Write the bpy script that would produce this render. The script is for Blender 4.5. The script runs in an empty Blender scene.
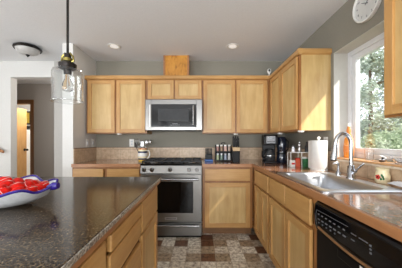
import bpy, bmesh, math, random
from mathutils import Vector, Matrix
random.seed(7)
C = bpy.context.scene.collection
S = bpy.context.scene
PI = math.pi

# ------------------------------------------------------------------ camera
F, VX, VY, EYE = 214.0, 200.5, 141.0, 1.2
cd = bpy.data.cameras.new('camera'); cam = bpy.data.objects.new('camera', cd); C.objects.link(cam)
cam.location = (0, 0, EYE); cam.rotation_euler = (PI/2, 0, 0)
cd.sensor_fit = 'HORIZONTAL'; cd.sensor_width = 36; cd.lens = 36*F/402
cd.shift_x = (201-VX)/402; cd.shift_y = (VY-134)/402
cd.clip_start = 0.02; cd.clip_end = 200
S.camera = cam

# ------------------------------------------------------------------ world, sun, area lights, exposure
w = bpy.data.worlds.new('sky'); S.world = w; w.use_nodes = True
wb = w.node_tree.nodes['Background']
wb.inputs[0].default_value = (0.86, 0.93, 1.0, 1); wb.inputs[1].default_value = 2.3
sd = bpy.data.lights.new('sun', 'SUN'); sun = bpy.data.objects.new('sun', sd); C.objects.link(sun)
sd.energy = 8.0; sd.angle = math.radians(2.5); sd.color = (1, 0.95, 0.87)
sun.rotation_euler = Vector((-1, 0.9, -1.25)).to_track_quat('-Z', 'Y').to_euler()
sun.location = (4, -2, 6)

def area(name, loc, direction, sx, sy, energy, color=(1, 1, 1), spread=None):
    d = bpy.data.lights.new(name, 'AREA'); o = bpy.data.objects.new(name, d); C.objects.link(o)
    d.shape = 'RECTANGLE'; d.size = sx; d.size_y = sy; d.energy = energy; d.color = color
    if spread: d.spread = spread
    o.location = loc; o.rotation_euler = Vector(direction).to_track_quat('-Z', 'Y').to_euler()
    return o
area('rear_fill_light', (-0.6, -2.95, 1.15), (0, 1, 0.65), 3.4, 1.3, 160, (0.94, 0.97, 1.0))  # unseen fill light added behind the camera to brighten the room
area('side_fill_light', (-4.3, -0.6, 1.35), (1, 0.25, 0.6), 2.6, 1.8, 135, (0.94, 0.97, 1.0))  # fill light added in front of the solid left wall, out of view
S.view_settings.view_transform = 'Standard'
S.view_settings.look = 'None'
S.view_settings.gamma = 1
S.view_settings.use_curve_mapping = False
S.view_settings.exposure = 0.2
S.cycles.max_bounces = 10
S.cycles.transmission_bounces = 10
S.cycles.transparent_max_bounces = 12
S.cycles.sample_clamp_indirect = 4.0

# ------------------------------------------------------------------ materials
def lin(c):
    return tuple(((v/255)/12.92 if v/255 <= 0.04045 else ((v/255+0.055)/1.055)**2.4) for v in c)
def mat(name):
    m = bpy.data.materials.new(name); m.use_nodes = True
    nt = m.node_tree; return m, nt, nt.nodes['Principled BSDF']
def setp(b, rough=0.5, metal=0.0, spec=None, coat=None, coat_rough=None):
    b.inputs['Roughness'].default_value = rough; b.inputs['Metallic'].default_value = metal
    if spec is not None: b.inputs['Specular IOR Level'].default_value = spec
    if coat is not None: b.inputs['Coat Weight'].default_value = coat
    if coat_rough is not None: b.inputs['Coat Roughness'].default_value = coat_rough
def ramp(nt, stops, interp='LINEAR'):
    r = nt.nodes.new('ShaderNodeValToRGB'); r.color_ramp.interpolation = interp
    e = r.color_ramp.elements
    while len(e) < len(stops): e.new(0.5)
    for el, (p, c) in zip(e, stops):
        el.position = p; el.color = (*lin(c), 1)
    return r
def coords(nt, scale=(1, 1, 1), which='Object'):
    t = nt.nodes.new('ShaderNodeTexCoord'); mp = nt.nodes.new('ShaderNodeMapping')
    mp.inputs['Scale'].default_value = scale
    nt.links.new(t.outputs[which], mp.inputs[0]); return mp
def noise(nt, vec, scale, detail=4, rough=0.55, dist=0.0):
    n = nt.nodes.new('ShaderNodeTexNoise'); n.inputs['Scale'].default_value = scale
    n.inputs['Detail'].default_value = detail; n.inputs['Roughness'].default_value = rough
    n.inputs['Distortion'].default_value = dist
    nt.links.new(vec.outputs[0], n.inputs['Vector']); return n
def bump(nt, b, src, strength=0.1, dist=0.01):
    bp = nt.nodes.new('ShaderNodeBump'); bp.inputs['Strength'].default_value = strength
    bp.inputs['Distance'].default_value = dist
    nt.links.new(src, bp.inputs['Height']); nt.links.new(bp.outputs[0], b.inputs['Normal'])
def plain(name, col, rough=0.5, metal=0.0, spec=None, coat=None, var=0.06, scale=30):
    m, nt, b = mat(name); setp(b, rough, metal, spec, coat)
    n = noise(nt, coords(nt), scale, 3)
    c0 = tuple(max(0, v*(1-var)) for v in col); c1 = tuple(min(255, v*(1+var)) for v in col)
    r = ramp(nt, [(0.3, c0), (0.7, c1)])
    nt.links.new(n.outputs[0], r.inputs[0]); nt.links.new(r.outputs[0], b.inputs['Base Color'])
    return m
def wood(name, stops, scale, rough=0.38, coat=0.15):
    m, nt, b = mat(name); setp(b, rough, coat=coat, coat_rough=0.25)
    mp = coords(nt, scale)
    n = noise(nt, mp, 3.0, 5, 0.6, 0.6)
    n2 = noise(nt, coords(nt, (1.3, 1.3, 1.3)), 2.6, 3)
    ad = nt.nodes.new('ShaderNodeMix'); ad.data_type = 'FLOAT'; ad.inputs[0].default_value = 0.4
    nt.links.new(n.outputs[0], ad.inputs[2]); nt.links.new(n2.outputs[0], ad.inputs[3])
    r = ramp(nt, stops); nt.links.new(ad.outputs[0], r.inputs[0])
    nt.links.new(r.outputs[0], b.inputs['Base Color'])
    bump(nt, b, n.outputs[0], 0.04, 0.004)
    return m
MAPLE = [(0.3, (168, 122, 68)), (0.5, (187, 142, 84)), (0.7, (201, 159, 100))]
FRAME_SHADED = [(0.3, (128, 82, 40)), (0.5, (150, 100, 52)), (0.7, (168, 118, 66))]  # frame wood darkened so the gaps between fronts look shaded
PANEL = [(0.3, (182, 146, 90)), (0.5, (198, 165, 109)), (0.7, (212, 183, 130))]
OAK = [(0.3, (142, 94, 58)), (0.5, (162, 112, 72)), (0.7, (178, 128, 88))]
M = {}
M['maple_v'] = wood('maple_vertical', MAPLE, (9, 9, 0.9))
M['maple_h'] = wood('maple_horizontal', MAPLE, (0.9, 9, 9))
M['frame_shaded_v'] = wood('face_frame_wood_shaded', FRAME_SHADED, (9, 9, 0.9))
M['frame_shaded_dark'] = wood('island_frame_wood_shaded', [(0.3, (88, 50, 24)), (0.7, (122, 76, 40))], (9, 9, 0.9), 0.6)  # island frame darker still, shade of the drawer gaps put into its colour
M['panel_v'] = wood('maple_panel', PANEL, (6, 6, 0.8))
M['oak_x'] = wood('oak_edge', OAK, (1, 9, 9))
M['oak_y'] = wood('oak_edge_side', OAK, (9, 1, 9))
M['gap'] = plain('cabinet_inside', (74, 48, 26), 0.8)
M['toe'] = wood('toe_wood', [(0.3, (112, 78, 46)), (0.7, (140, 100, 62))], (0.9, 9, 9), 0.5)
M['taupe'] = plain('taupe_wall_paint', (139, 135, 123), 0.85, var=0.015, scale=60)
M['white_wall'] = plain('white_wall_paint', (214, 213, 210), 0.85, var=0.01, scale=60)
M['grey_wall'] = plain('grey_hall_paint', (160, 154, 148), 0.85, var=0.015, scale=60)
M['grey_light'] = plain('light_grey_strip', (178, 175, 171), 0.85, var=0.01)
M['ceiling'] = plain('ceiling_paint', (230, 231, 233), 0.9, var=0.012, scale=90)
M['white'] = plain('white_plastic', (232, 231, 226), 0.4, var=0.01)
M['white_gloss'] = plain('white_gloss', (226, 229, 234), 0.15, var=0.01, coat=0.5)
M['vinyl'] = plain('white_vinyl', (228, 229, 230), 0.35, var=0.01)
M['black'] = plain('black_plastic', (9, 9, 11), 0.4, var=0.1, spec=0.22)
M['black_gloss'] = plain('black_gloss', (9, 9, 11), 0.12, var=0.1, spec=0.35)
M['black_glass'] = plain('black_glass', (8, 8, 9), 0.06, var=0.05, spec=0.35)
M['dark_glass'] = plain('dark_window_glass', (52, 53, 55), 0.15, var=0.05, spec=0.3)
M['dark_metal'] = plain('dark_bronze_metal', (46, 42, 40), 0.35, 0.8, var=0.1)
M['iron'] = plain('cast_iron', (12, 13, 18), 0.5, 0.0, var=0.15)
M['navy_gloss'] = plain('dark_blue_gloss', (24, 30, 44), 0.12, var=0.1, coat=0.5)
M['brass'] = plain('aged_brass', (132, 120, 66), 0.3, 0.9, var=0.1)
M['chrome'] = plain('chrome', (186, 188, 192), 0.14, 1.0, var=0.02)
M['nickel'] = plain('satin_nickel', (170, 170, 170), 0.3, 1.0, var=0.03)
M['paper'] = plain('paper', (208, 208, 204), 0.9, var=0.015)
M['cream'] = plain('cream_ceramic', (232, 218, 178), 0.25, var=0.03)
M['red'] = plain('red', (205, 38, 24), 0.3, var=0.12, coat=0.4)
M['red_gloss'] = plain('red_foil', (200, 18, 6), 0.4, var=0.2, spec=0.18)
M['pale_rib'] = plain('pale_outline', (222, 196, 190), 0.4)
M['purple'] = plain('blue_violet_glaze', (46, 30, 120), 0.25, var=0.25)
M['green'] = plain('green', (36, 104, 58), 0.5, var=0.2)
M['orange'] = plain('orange_plastic', (214, 128, 56), 0.5)
M['navy'] = plain('navy', (36, 44, 84), 0.4)
M['blue'] = plain('blue', (40, 92, 160), 0.4)
M['yellow'] = plain('yellow', (214, 178, 66), 0.4)
M['tan'] = plain('tan_wood', (196, 168, 128), 0.5)
M['cloth'] = plain('white_cloth', (216, 216, 218), 0.95, var=0.04, scale=120)
M['grout'] = plain('grout', (150, 140, 126), 0.9)
M['grey_mark'] = plain('grey_print', (150, 152, 156), 0.6)
M['dim_mark'] = plain('dim_print', (96, 98, 102), 0.6)
M['bark'] = plain('bark', (76, 66, 56), 0.9, var=0.2, scale=12)
M['earth'] = plain('ground_outside', (96, 104, 84), 0.95, var=0.2, scale=3)
M['concrete'] = plain('pale_siding', (196, 198, 198), 0.8)

def steel(name='brushed_steel', col=(136, 134, 131), rough=0.3, scale=(1, 60, 60)):
    m, nt, b = mat(name); setp(b, rough, 1.0)
    n = noise(nt, coords(nt, scale), 6, 3)
    r = ramp(nt, [(0.3, tuple(v*0.93 for v in col)), (0.7, col)])
    nt.links.new(n.outputs[0], r.inputs[0]); nt.links.new(r.outputs[0], b.inputs['Base Color'])
    return m
M['steel'] = steel()
M['steel_sink'] = steel('sink_steel', (216, 219, 224), 0.34, (40, 2, 40))
M['steel_light'] = steel('bright_steel', (158, 158, 158), 0.25)

def speckle(name, stops, scale1, rough, coat, big=None):
    m, nt, b = mat(name); setp(b, rough, coat=coat, coat_rough=0.04)
    mp = coords(nt)
    n = noise(nt, mp, scale1, 6, 0.7)
    v = nt.nodes.new('ShaderNodeTexVoronoi'); v.inputs['Scale'].default_value = scale1*1.3
    nt.links.new(mp.outputs[0], v.inputs['Vector'])
    mx = nt.nodes.new('ShaderNodeMix'); mx.data_type = 'FLOAT'; mx.inputs[0].default_value = 0.35
    nt.links.new(n.outputs[0], mx.inputs[2]); nt.links.new(v.outputs['Distance'], mx.inputs[3])
    out = mx.outputs[0]
    if big:
        nb = noise(nt, mp, big, 4, 0.6)
        m2 = nt.nodes.new('ShaderNodeMix'); m2.data_type = 'FLOAT'; m2.inputs[0].default_value = 0.4
        nt.links.new(out, m2.inputs[2]); nt.links.new(nb.outputs[0], m2.inputs[3]); out = m2.outputs[0]
    r = ramp(nt, stops); nt.links.new(out, r.inputs[0])
    nt.links.new(r.outputs[0], b.inputs['Base Color'])
    return m
M['granite'] = speckle('island_granite', [(0.36, (24, 18, 13)), (0.45, (50, 40, 30)), (0.55, (70, 57, 43)), (0.68, (134, 116, 90))], 125, 0.12, 0.0)
M['granite_edge'] = speckle('chiselled_granite_edge', [(0.36, (84, 78, 72)), (0.5, (140, 132, 122)), (0.64, (200, 194, 184))], 90, 0.45, 0.1)
M['laminate'] = speckle('counter_laminate', [(0.38, (112, 75, 54)), (0.5, (148, 103, 76)), (0.62, (180, 133, 101))], 30, 0.16, 0.6, 5)

# backsplash tile
def tile_mat(axis):
    m, nt, b = mat('backsplash_tile_'+axis); setp(b, 0.35)
    t = nt.nodes.new('ShaderNodeTexCoord')
    sp = nt.nodes.new('ShaderNodeSeparateXYZ'); nt.links.new(t.outputs['Object'], sp.inputs[0])
    cb = nt.nodes.new('ShaderNodeCombineXYZ')
    nt.links.new(sp.outputs['X' if axis == 'x' else 'Y'], cb.inputs[0]); nt.links.new(sp.outputs['Z'], cb.inputs[1])
    mp = nt.nodes.new('ShaderNodeMapping'); mp.inputs['Location'].default_value = (0.02, -0.914, 0)
    nt.links.new(cb.outputs[0], mp.inputs[0])
    br = nt.nodes.new('ShaderNodeTexBrick'); br.offset = 0
    br.inputs['Scale'].default_value = 1; br.inputs['Mortar Size'].default_value = 0.0022
    br.inputs['Brick Width'].default_value = 0.152; br.inputs['Row Height'].default_value = 0.152
    br.inputs['Color1'].default_value = (*lin((214, 190, 160)), 1); br.inputs['Color2'].default_value = (*lin((200, 172, 142)), 1)
    br.inputs['Mortar'].default_value = (*lin((182, 160, 136)), 1)
    nt.links.new(mp.outputs[0], br.inputs['Vector'])
    n = noise(nt, coords(nt), 22, 6, 0.7)
    r = ramp(nt, [(0.3, (190, 172, 158)), (0.6, (255, 255, 255))])
    nt.links.new(n.outputs[0], r.inputs[0])
    mx = nt.nodes.new('ShaderNodeMix'); mx.data_type = 'RGBA'; mx.blend_type = 'MULTIPLY'; mx.inputs[0].default_value = 0.6
    nt.links.new(br.outputs[0], mx.inputs[6]); nt.links.new(r.outputs[0], mx.inputs[7])
    nt.links.new(mx.outputs[2], b.inputs['Base Color'])
    return m
for k_ in ('granite',): M[k_].node_tree.nodes['Principled BSDF'].inputs['Specular IOR Level'].default_value = 0.3
M['tile_x'] = tile_mat('x'); M['tile_y'] = tile_mat('y')

# floor: small square vinyl tiles, each cell its own tone
def floor_mat():
    m, nt, b = mat('floor_vinyl_tile'); setp(b, 0.4)
    mp = coords(nt, (1/0.152, 1/0.152, 0))
    fl = nt.nodes.new('ShaderNodeVectorMath'); fl.operation = 'FLOOR'; nt.links.new(mp.outputs[0], fl.inputs[0])
    wn = nt.nodes.new('ShaderNodeTexWhiteNoise'); wn.noise_dimensions = '2D'; nt.links.new(fl.outputs[0], wn.inputs['Vector'])
    base = ramp(nt, [(0.0, (116, 78, 56)), (0.17, (172, 154, 132)), (0.33, (222, 215, 202)), (0.58, (194, 182, 164)), (0.76, (236, 232, 222))], 'CONSTANT')
    nt.links.new(wn.outputs['Value'], base.inputs[0])
    n = noise(nt, coords(nt), 26, 6, 0.7)
    r = ramp(nt, [(0.38, (104, 82, 66)), (0.48, (205, 196, 184)), (0.58, (255, 253, 248))])
    nt.links.new(n.outputs[0], r.inputs[0])
    mx = nt.nodes.new('ShaderNodeMix'); mx.data_type = 'RGBA'; mx.blend_type = 'MULTIPLY'; mx.inputs[0].default_value = 0.75
    nt.links.new(base.outputs[0], mx.inputs[6]); nt.links.new(r.outputs[0], mx.inputs[7])
    fr = nt.nodes.new('ShaderNodeVectorMath'); fr.operation = 'FRACTION'; nt.links.new(mp.outputs[0], fr.inputs[0])
    sp = nt.nodes.new('ShaderNodeSeparateXYZ'); nt.links.new(fr.outputs[0], sp.inputs[0])
    mn = nt.nodes.new('ShaderNodeMath'); mn.operation = 'MINIMUM'
    nt.links.new(sp.outputs[0], mn.inputs[0]); nt.links.new(sp.outputs[1], mn.inputs[1])
    lt = nt.nodes.new('ShaderNodeMath'); lt.operation = 'LESS_THAN'; lt.inputs[1].default_value = 0.035
    nt.links.new(mn.outputs[0], lt.inputs[0])
    m2 = nt.nodes.new('ShaderNodeMix'); m2.data_type = 'RGBA'
    nt.links.new(lt.outputs[0], m2.inputs[0]); nt.links.new(mx.outputs[2], m2.inputs[6])
    m2.inputs[7].default_value = (*lin((150, 136, 116)), 1)
    nt.links.new(m2.outputs[2], b.inputs['Base Color'])
    return m
M['floor'] = floor_mat()

def thin_glass(name, gloss=0.08, tint=(1, 1, 1)):
    m, nt, b = mat(name); nt.nodes.remove(b)
    tr = nt.nodes.new('ShaderNodeBsdfTransparent'); gl = nt.nodes.new('ShaderNodeBsdfGlossy'); mx = nt.nodes.new('ShaderNodeMixShader')
    tr.inputs[0].default_value = (*tint, 1); gl.inputs['Roughness'].default_value = 0.02
    mx.inputs[0].default_value = gloss
    nt.links.new(tr.outputs[0], mx.inputs[1]); nt.links.new(gl.outputs[0], mx.inputs[2])
    nt.links.new(mx.outputs[0], nt.nodes['Material Output'].inputs[0]); return m
M['pane'] = thin_glass('window_glass', 0.06)
def real_glass(name, col=(1, 1, 1), rough=0.0):
    m, nt, b = mat(name); setp(b, rough); b.inputs['Transmission Weight'].default_value = 1
    b.inputs['Base Color'].default_value = (*col, 1); b.inputs['IOR'].default_value = 1.47; return m
M['glass'] = real_glass('clear_glass')
def fresnel_glass(name, ior):
    m, nt, b = mat(name); nt.nodes.remove(b)
    tr = nt.nodes.new('ShaderNodeBsdfTransparent'); gl = nt.nodes.new('ShaderNodeBsdfGlossy'); mx = nt.nodes.new('ShaderNodeMixShader'); lw = nt.nodes.new('ShaderNodeLayerWeight'); fr_ = nt.nodes.new('ShaderNodeMapRange'); pw = nt.nodes.new('ShaderNodeMath')
    gl.inputs['Roughness'].default_value = 0.03; lw.inputs[0].default_value = 0.5; pw.operation = 'POWER'; pw.inputs[1].default_value = 2.6; fr_.inputs[3].default_value = 0.04; fr_.inputs[4].default_value = 0.85; nt.links.new(lw.outputs['Facing'], pw.inputs[0]); nt.links.new(pw.outputs[0], fr_.inputs[0]); tr.inputs[0].default_value = (0.97, 0.98, 0.98, 1)
    nt.links.new(fr_.outputs[0], mx.inputs[0]); nt.links.new(tr.outputs[0], mx.inputs[1]); nt.links.new(gl.outputs[0], mx.inputs[2])
    nt.links.new(mx.outputs[0], nt.nodes['Material Output'].inputs[0]); return m
M['jar_glass'] = fresnel_glass('pendant_glass', 1.5)
m, nt, b = mat('orange_liquid'); setp(b, 0.12, coat=0.6); b.inputs['Base Color'].default_value = (*lin((226, 140, 50)), 1)
b.inputs['Transmission Weight'].default_value = 0.05; M['orange_liquid'] = m
def emit(name, col, s):
    m, nt, b = mat(name); b.inputs['Base Color'].default_value = (*col, 1)
    b.inputs['Emission Color'].default_value = (*col, 1); b.inputs['Emission Strength'].default_value = s; return m
M['lamp'] = emit('lamp_glow', (1, 0.97, 0.93), 0.35)
M['frosted'] = plain('frosted_glass_shade', (190, 188, 186), 0.35, var=0.03)

def leaf_mat(name, cols):
    m, nt, b = mat(name); setp(b, 0.6)
    n = noise(nt, coords(nt), 2.2, 3)
    r = ramp(nt, [(0.3, cols[0]), (0.5, cols[1]), (0.7, cols[2])])
    nt.links.new(n.outputs[0], r.inputs[0]); nt.links.new(r.outputs[0], b.inputs['Base Color'])
    tl = nt.nodes.new('ShaderNodeBsdfTranslucent'); nt.links.new(r.outputs[0], tl.inputs[0])
    mx = nt.nodes.new('ShaderNodeMixShader'); mx.inputs[0].default_value = 0.4
    nt.links.new(b.outputs[0], mx.inputs[1]); nt.links.new(tl.outputs[0], mx.inputs[2])
    nt.links.new(mx.outputs[0], nt.nodes['Material Output'].inputs[0]); return m
M['leaf_grey'] = leaf_mat('grey_green_leaf', [(124, 138, 122), (158, 170, 154), (190, 198, 184)])
M['leaf_green'] = leaf_mat('mid_green_leaf', [(124, 140, 112), (158, 172, 142), (192, 200, 174)])
M['leaf_blue'] = leaf_mat('blue_green_leaf', [(120, 136, 138), (150, 166, 166), (184, 196, 196)])

# ------------------------------------------------------------------ mesh helpers
class MB:
    def __init__(s, *mats): s.bm = bmesh.new(); s.mats = list(mats); s.mi = 0
    def use(s, i): s.mi = i; return s
    def _mark(s, faces):
        for f in faces: f.material_index = s.mi
    def box(s, x0, x1, y0, y1, z0, z1):
        r = bmesh.ops.create_cube(s.bm, size=1.0)['verts']
        for v in r:
            v.co = Vector(((x0+x1)/2+v.co.x*(x1-x0), (y0+y1)/2+v.co.y*(y1-y0), (z0+z1)/2+v.co.z*(z1-z0)))
        s._mark({f for v in r for f in v.link_faces}); return r
    def cyl(s, p0, p1, r0, r1=None, n=20, caps=True):
        p0, p1 = Vector(p0), Vector(p1); r1 = r0 if r1 is None else r1
        d = p1-p0
        r = bmesh.ops.create_cone(s.bm, cap_ends=caps, segments=n, radius1=r0, radius2=r1, depth=d.length)['verts']
        q = d.to_track_quat('Z', 'Y').to_matrix().to_4x4()
        bmesh.ops.transform(s.bm, matrix=Matrix.Translation((p0+p1)/2) @ q, verts=r)
        s._mark({f for v in r for f in v.link_faces}); return r
    def ball(s, c, rx, ry=None, rz=None, u=16, v=10):
        r = bmesh.ops.create_uvsphere(s.bm, u_segments=u, v_segments=v, radius=1)['verts']
        ry = ry or rx; rz = rz or rx
        for q in r: q.co = Vector((c[0]+q.co.x*rx, c[1]+q.co.y*ry, c[2]+q.co.z*rz))
        s._mark({f for q in r for f in q.link_faces}); return r
    def lathe(s, prof, n=28, c=(0, 0, 0), close=False):
        rings = []
        for (r, z) in prof:
            if r < 1e-5: rings.append([s.bm.verts.new((c[0], c[1], c[2]+z))])
            else: rings.append([s.bm.verts.new((c[0]+r*math.cos(2*PI*i/n), c[1]+r*math.sin(2*PI*i/n), c[2]+z)) for i in range(n)])
        fs = []
        for a, b_ in zip(rings, rings[1:]+([rings[0]] if close else [])):
            for i in range(n):
                j = (i+1) % n
                vs = [a[i % len(a)], a[j % len(a)], b_[j % len(b_)], b_[i % len(b_)]]
                u = []
                for x in vs:
                    if x not in u: u.append(x)
                if len(u) >= 3: fs.append(s.bm.faces.new(u))
        s._mark(fs)
    def tube(s, pts, r, n=10, caps=True):
        pts = [Vector(p) for p in pts]; rs = r if isinstance(r, (list, tuple)) else [r]*len(pts)
        rings = []; ref = None
        for i, p in enumerate(pts):
            t = (pts[min(i+1, len(pts)-1)]-pts[max(i-1, 0)]).normalized()
            if ref is None: ref = Vector((0, 0, 1)) if abs(t.z) < 0.9 else Vector((1, 0, 0))
            a = t.cross(ref).normalized(); b_ = t.cross(a).normalized(); ref = -b_ if False else ref
            if t.cross(ref).length < 0.2: ref = Vector((0, 1, 0)) if abs(t.y) < 0.9 else Vector((1, 0, 0))
            rings.append((p, t, rs[i]))
        # parallel transport
        t0 = rings[0][1]; up = Vector((0, 0, 1)) if abs(t0.z) < 0.9 else Vector((1, 0, 0))
        nrm = t0.cross(up).normalized(); out = []
        for p, t, rr in rings:
            nrm = (nrm - t*nrm.dot(t)).normalized(); bi = t.cross(nrm)
            out.append([s.bm.verts.new(p+rr*(nrm*math.cos(2*PI*i/n)+bi*math.sin(2*PI*i/n))) for i in range(n)])
        fs = []
        for a, b_ in zip(out, out[1:]):
            for i in range(n): fs.append(s.bm.faces.new((a[i], a[(i+1) % n], b_[(i+1) % n], b_[i])))
        if caps: fs.append(s.bm.faces.new(out[0])); fs.append(s.bm.faces.new(out[-1][::-1]))
        s._mark(fs)
    def poly(s, pts2, axis, a, b_):
        """extrude polygon; axis 'x': pts are (y,z), from x=a to b"""
        def P(p, t):
            return {'x': (t, p[0], p[1]), 'y': (p[0], t, p[1]), 'z': (p[0], p[1], t)}[axis]
        v0 = [s.bm.verts.new(P(p, a)) for p in pts2]; v1 = [s.bm.verts.new(P(p, b_)) for p in pts2]
        n = len(pts2); fs = [s.bm.faces.new(v0[::-1]), s.bm.faces.new(v1)]
        for i in range(n): fs.append(s.bm.faces.new((v0[i], v0[(i+1) % n], v1[(i+1) % n], v1[i])))
        s._mark(fs)
    def build(s, name, parent=None, bevel=0, smooth=False, label=None, seg=2):
        bmesh.ops.recalc_face_normals(s.bm, faces=s.bm.faces[:])
        me = bpy.data.meshes.new(name); s.bm.to_mesh(me); s.bm.free()
        for m_ in s.mats: me.materials.append(m_)
        if smooth:
            for p in me.polygons: p.use_smooth = True
            if smooth != 'full':
                try: me.set_sharp_from_angle(angle=math.radians(38))
                except Exception: pass
        o = bpy.data.objects.new(name, me); C.objects.link(o)
        if bevel:
            bv = o.modifiers.new('bevel', 'BEVEL'); bv.width = bevel; bv.segments = seg; bv.limit_method = 'ANGLE'
        if parent: o.parent = parent
        if label: o['label'] = label
        return o
def box(name, m_, x0, x1, y0, y1, z0, z1, parent=None, bevel=0, label=None):
    b_ = MB(m_); b_.box(x0, x1, y0, y1, z0, z1); return b_.build(name, parent, bevel, label=label)
def thing(name, label, cat, loc=(0, 0, 0), rz=0, group=None):
    o = bpy.data.objects.new(name, None); C.objects.link(o); o.empty_display_size = 0.05
    o.location = loc; o.rotation_euler = (0, 0, rz); return tag(o, label, cat, group)
def tag(o, label, cat, group=None, kind=None):
    o['label'] = label; o['category'] = cat
    if group: o['group'] = group
    if kind: o['kind'] = kind
    return o
def struct(o, label=None, cat=None):
    o['kind'] = 'structure'
    if label: o['label'] = label
    if cat: o['category'] = cat
    return o

# ------------------------------------------------------------------ dimensions
YW = 3.32      # back wall
XR = 1.30      # right wall
XS = -1.62     # left stub wall, kitchen face
H = 2.44
CT = 0.914     # worktop height
YB = 2.70      # back run base front
XB = 0.665     # right run base front
UB, UT = 1.306, 2.06   # uppers
YU = 3.01; XU = 0.985

# ------------------------------------------------------------------ shell
struct(box('floor', M['floor'], -6.2, 1.47, -3.1, 6.7, -0.06, 0), 'patchwork brown tan and cream square tile floor', 'floor')
struct(box('ceiling', M['ceiling'], -6.2, 1.47, -3.1, 6.7, H, H+0.1), 'smooth pale grey flat ceiling', 'ceiling')
struct(box('wall_back', M['taupe'], XS, 1.47, YW, YW+0.12, 0, H), 'taupe painted back wall above the range', 'wall')
# right wall with window opening
WY0, WY1, WZ0, WZ1 = 1.25, 2.09, 1.045, 2.058
b_ = MB(M['taupe'])
b_.box(XR, XR+0.17, -3.0, WY0, 0, H); b_.box(XR, XR+0.17, WY1, YW, 0, H)
b_.box(XR, XR+0.17, WY0, WY1, 0, WZ0-0.015); b_.box(XR, XR+0.17, WY0, WY1, WZ1, H)
struct(b_.build('wall_right'), 'taupe painted right wall around the sink window', 'wall')
b_ = MB(M['white_wall'])
b_.box(XS-0.135, XS, 2.72, YW+0.12, 0, H)
struct(b_.build('wall_left'), 'white painted stub wall ending left of the wall cabinets', 'wall')
# wall with hall opening
b_ = MB(M['white_wall'])
b_.box(-4.4, -2.946, YW, YW+0.115, 0, H); b_.box(-2.946, -2.27, YW, YW+0.115, 2.19, H)
struct(box('wall_hall_end', M['grey_light'], -2.27, XS-0.135, YW, YW+0.115, 0, H), 'light grey wall strip between the hall opening and the stub wall', 'wall')  # strip in a greyer tone than the wall beside it
struct(b_.build('wall_hall_opening'), 'white wall with square cased opening into the hall', 'wall')
struct(box('wall_far_left', M['white_wall'], -4.5, -4.4, -3.0, YW+0.115, 0, H))
# hall back wall with doorway
HY = 4.65
b_ = MB(M['grey_wall'])
b_.box(-6.0, -4.45, HY, HY+0.12, 0, H); b_.box(-3.685, XS, HY, HY+0.12, 0, H); b_.box(-4.45, -3.685, HY, HY+0.12, 2.03, H)
struct(b_.build('wall_hall'), 'grey hall wall with the wood framed doorway', 'wall')
struct(box('wall_hall_right', M['grey_wall'], XS, XS+0.1, YW+0.12, HY+0.12, 0, H))
struct(box('wall_hall_left', M['white_wall'], -6.1, -6.0, YW+0.115, 6.6, 0, H))
struct(box('wall_far_room', M['white_wall'], -6.0, -3.0, 6.5, 6.6, 0, H))
struct(box('wall_far_room_right', M['white_wall'], -3.1, -3.0, HY+0.12, 6.5, 0, H))
struct(box('wall_hall_front', M['white_wall'], -6.0, -4.5, YW, YW+0.115, 0, H))
# rear wall behind the camera, wide opening added for the rear fill light
b_ = MB(M['white_wall'])
b_.box(-4.4, -2.4, -3.1, -3.0, 0, H); b_.box(1.1, XR+0.17, -3.1, -3.0, 0, H)
b_.box(-2.4, 1.1, -3.1, -3.0, 0, 0.45); b_.box(-2.4, 1.1, -3.1, -3.0, 1.85, H)
struct(b_.build('wall_rear'))
# baseboards in view
struct(box('baseboard_hall', M['white'], -3.6, XS, HY-0.015, HY, 0, 0.1))
struct(box('baseboard_left', M['white'], XS-0.147, XS-0.135, 2.73, YW-0.001, 0, 0.1))
# doorway casing + open leaf
b_ = MB(M['toe'])
b_.mats = [wood('door_casing_wood', [(0.3, (96, 58, 26)), (0.7, (126, 82, 42))], (9, 9, 1))]
b_.box(-4.515, -4.45, HY-0.02, HY, 0, 2.095); b_.box(-3.685, -3.62, HY-0.02, HY, 0, 2.095); b_.box(-4.45, -3.685, HY-0.02, HY, 2.03, 2.095)
b_.box(-3.70, -3.685, HY, HY+0.12, 0, 2.03); b_.box(-4.45, -3.70, HY, HY+0.12, 2.012, 2.03)
struct(b_.build('trim_1'), 'dark stained wood casing around the hall doorway', 'door casing')
dr = thing('door_1', 'honey wood door standing open in the hall doorway', 'door')
dr['kind'] = 'structure'
box('door_leaf', M['maple_v'], -4.45, -4.41, HY+0.13, HY+0.78, 0.012, 2.0, dr, 0.002)
b_ = MB(M['dark_metal']); b_.cyl((-4.41, HY+0.715, 0.98), (-4.36, HY+0.715, 0.98), 0.012); b_.ball((-4.345, HY+0.715, 0.98), 0.028)
b_.cyl((-4.412, HY+0.715, 0.98), (-4.404, HY+0.715, 0.98), 0.034); b_.build('door_handle', dr, smooth=True, label='dark round knob')
b_ = MB(M['nickel'])
for z in (0.25, 1.75): b_.box(-4.455, -4.405, HY+0.122, HY+0.132, z-0.05, z+0.05)
b_.build('hinge', dr)
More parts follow.
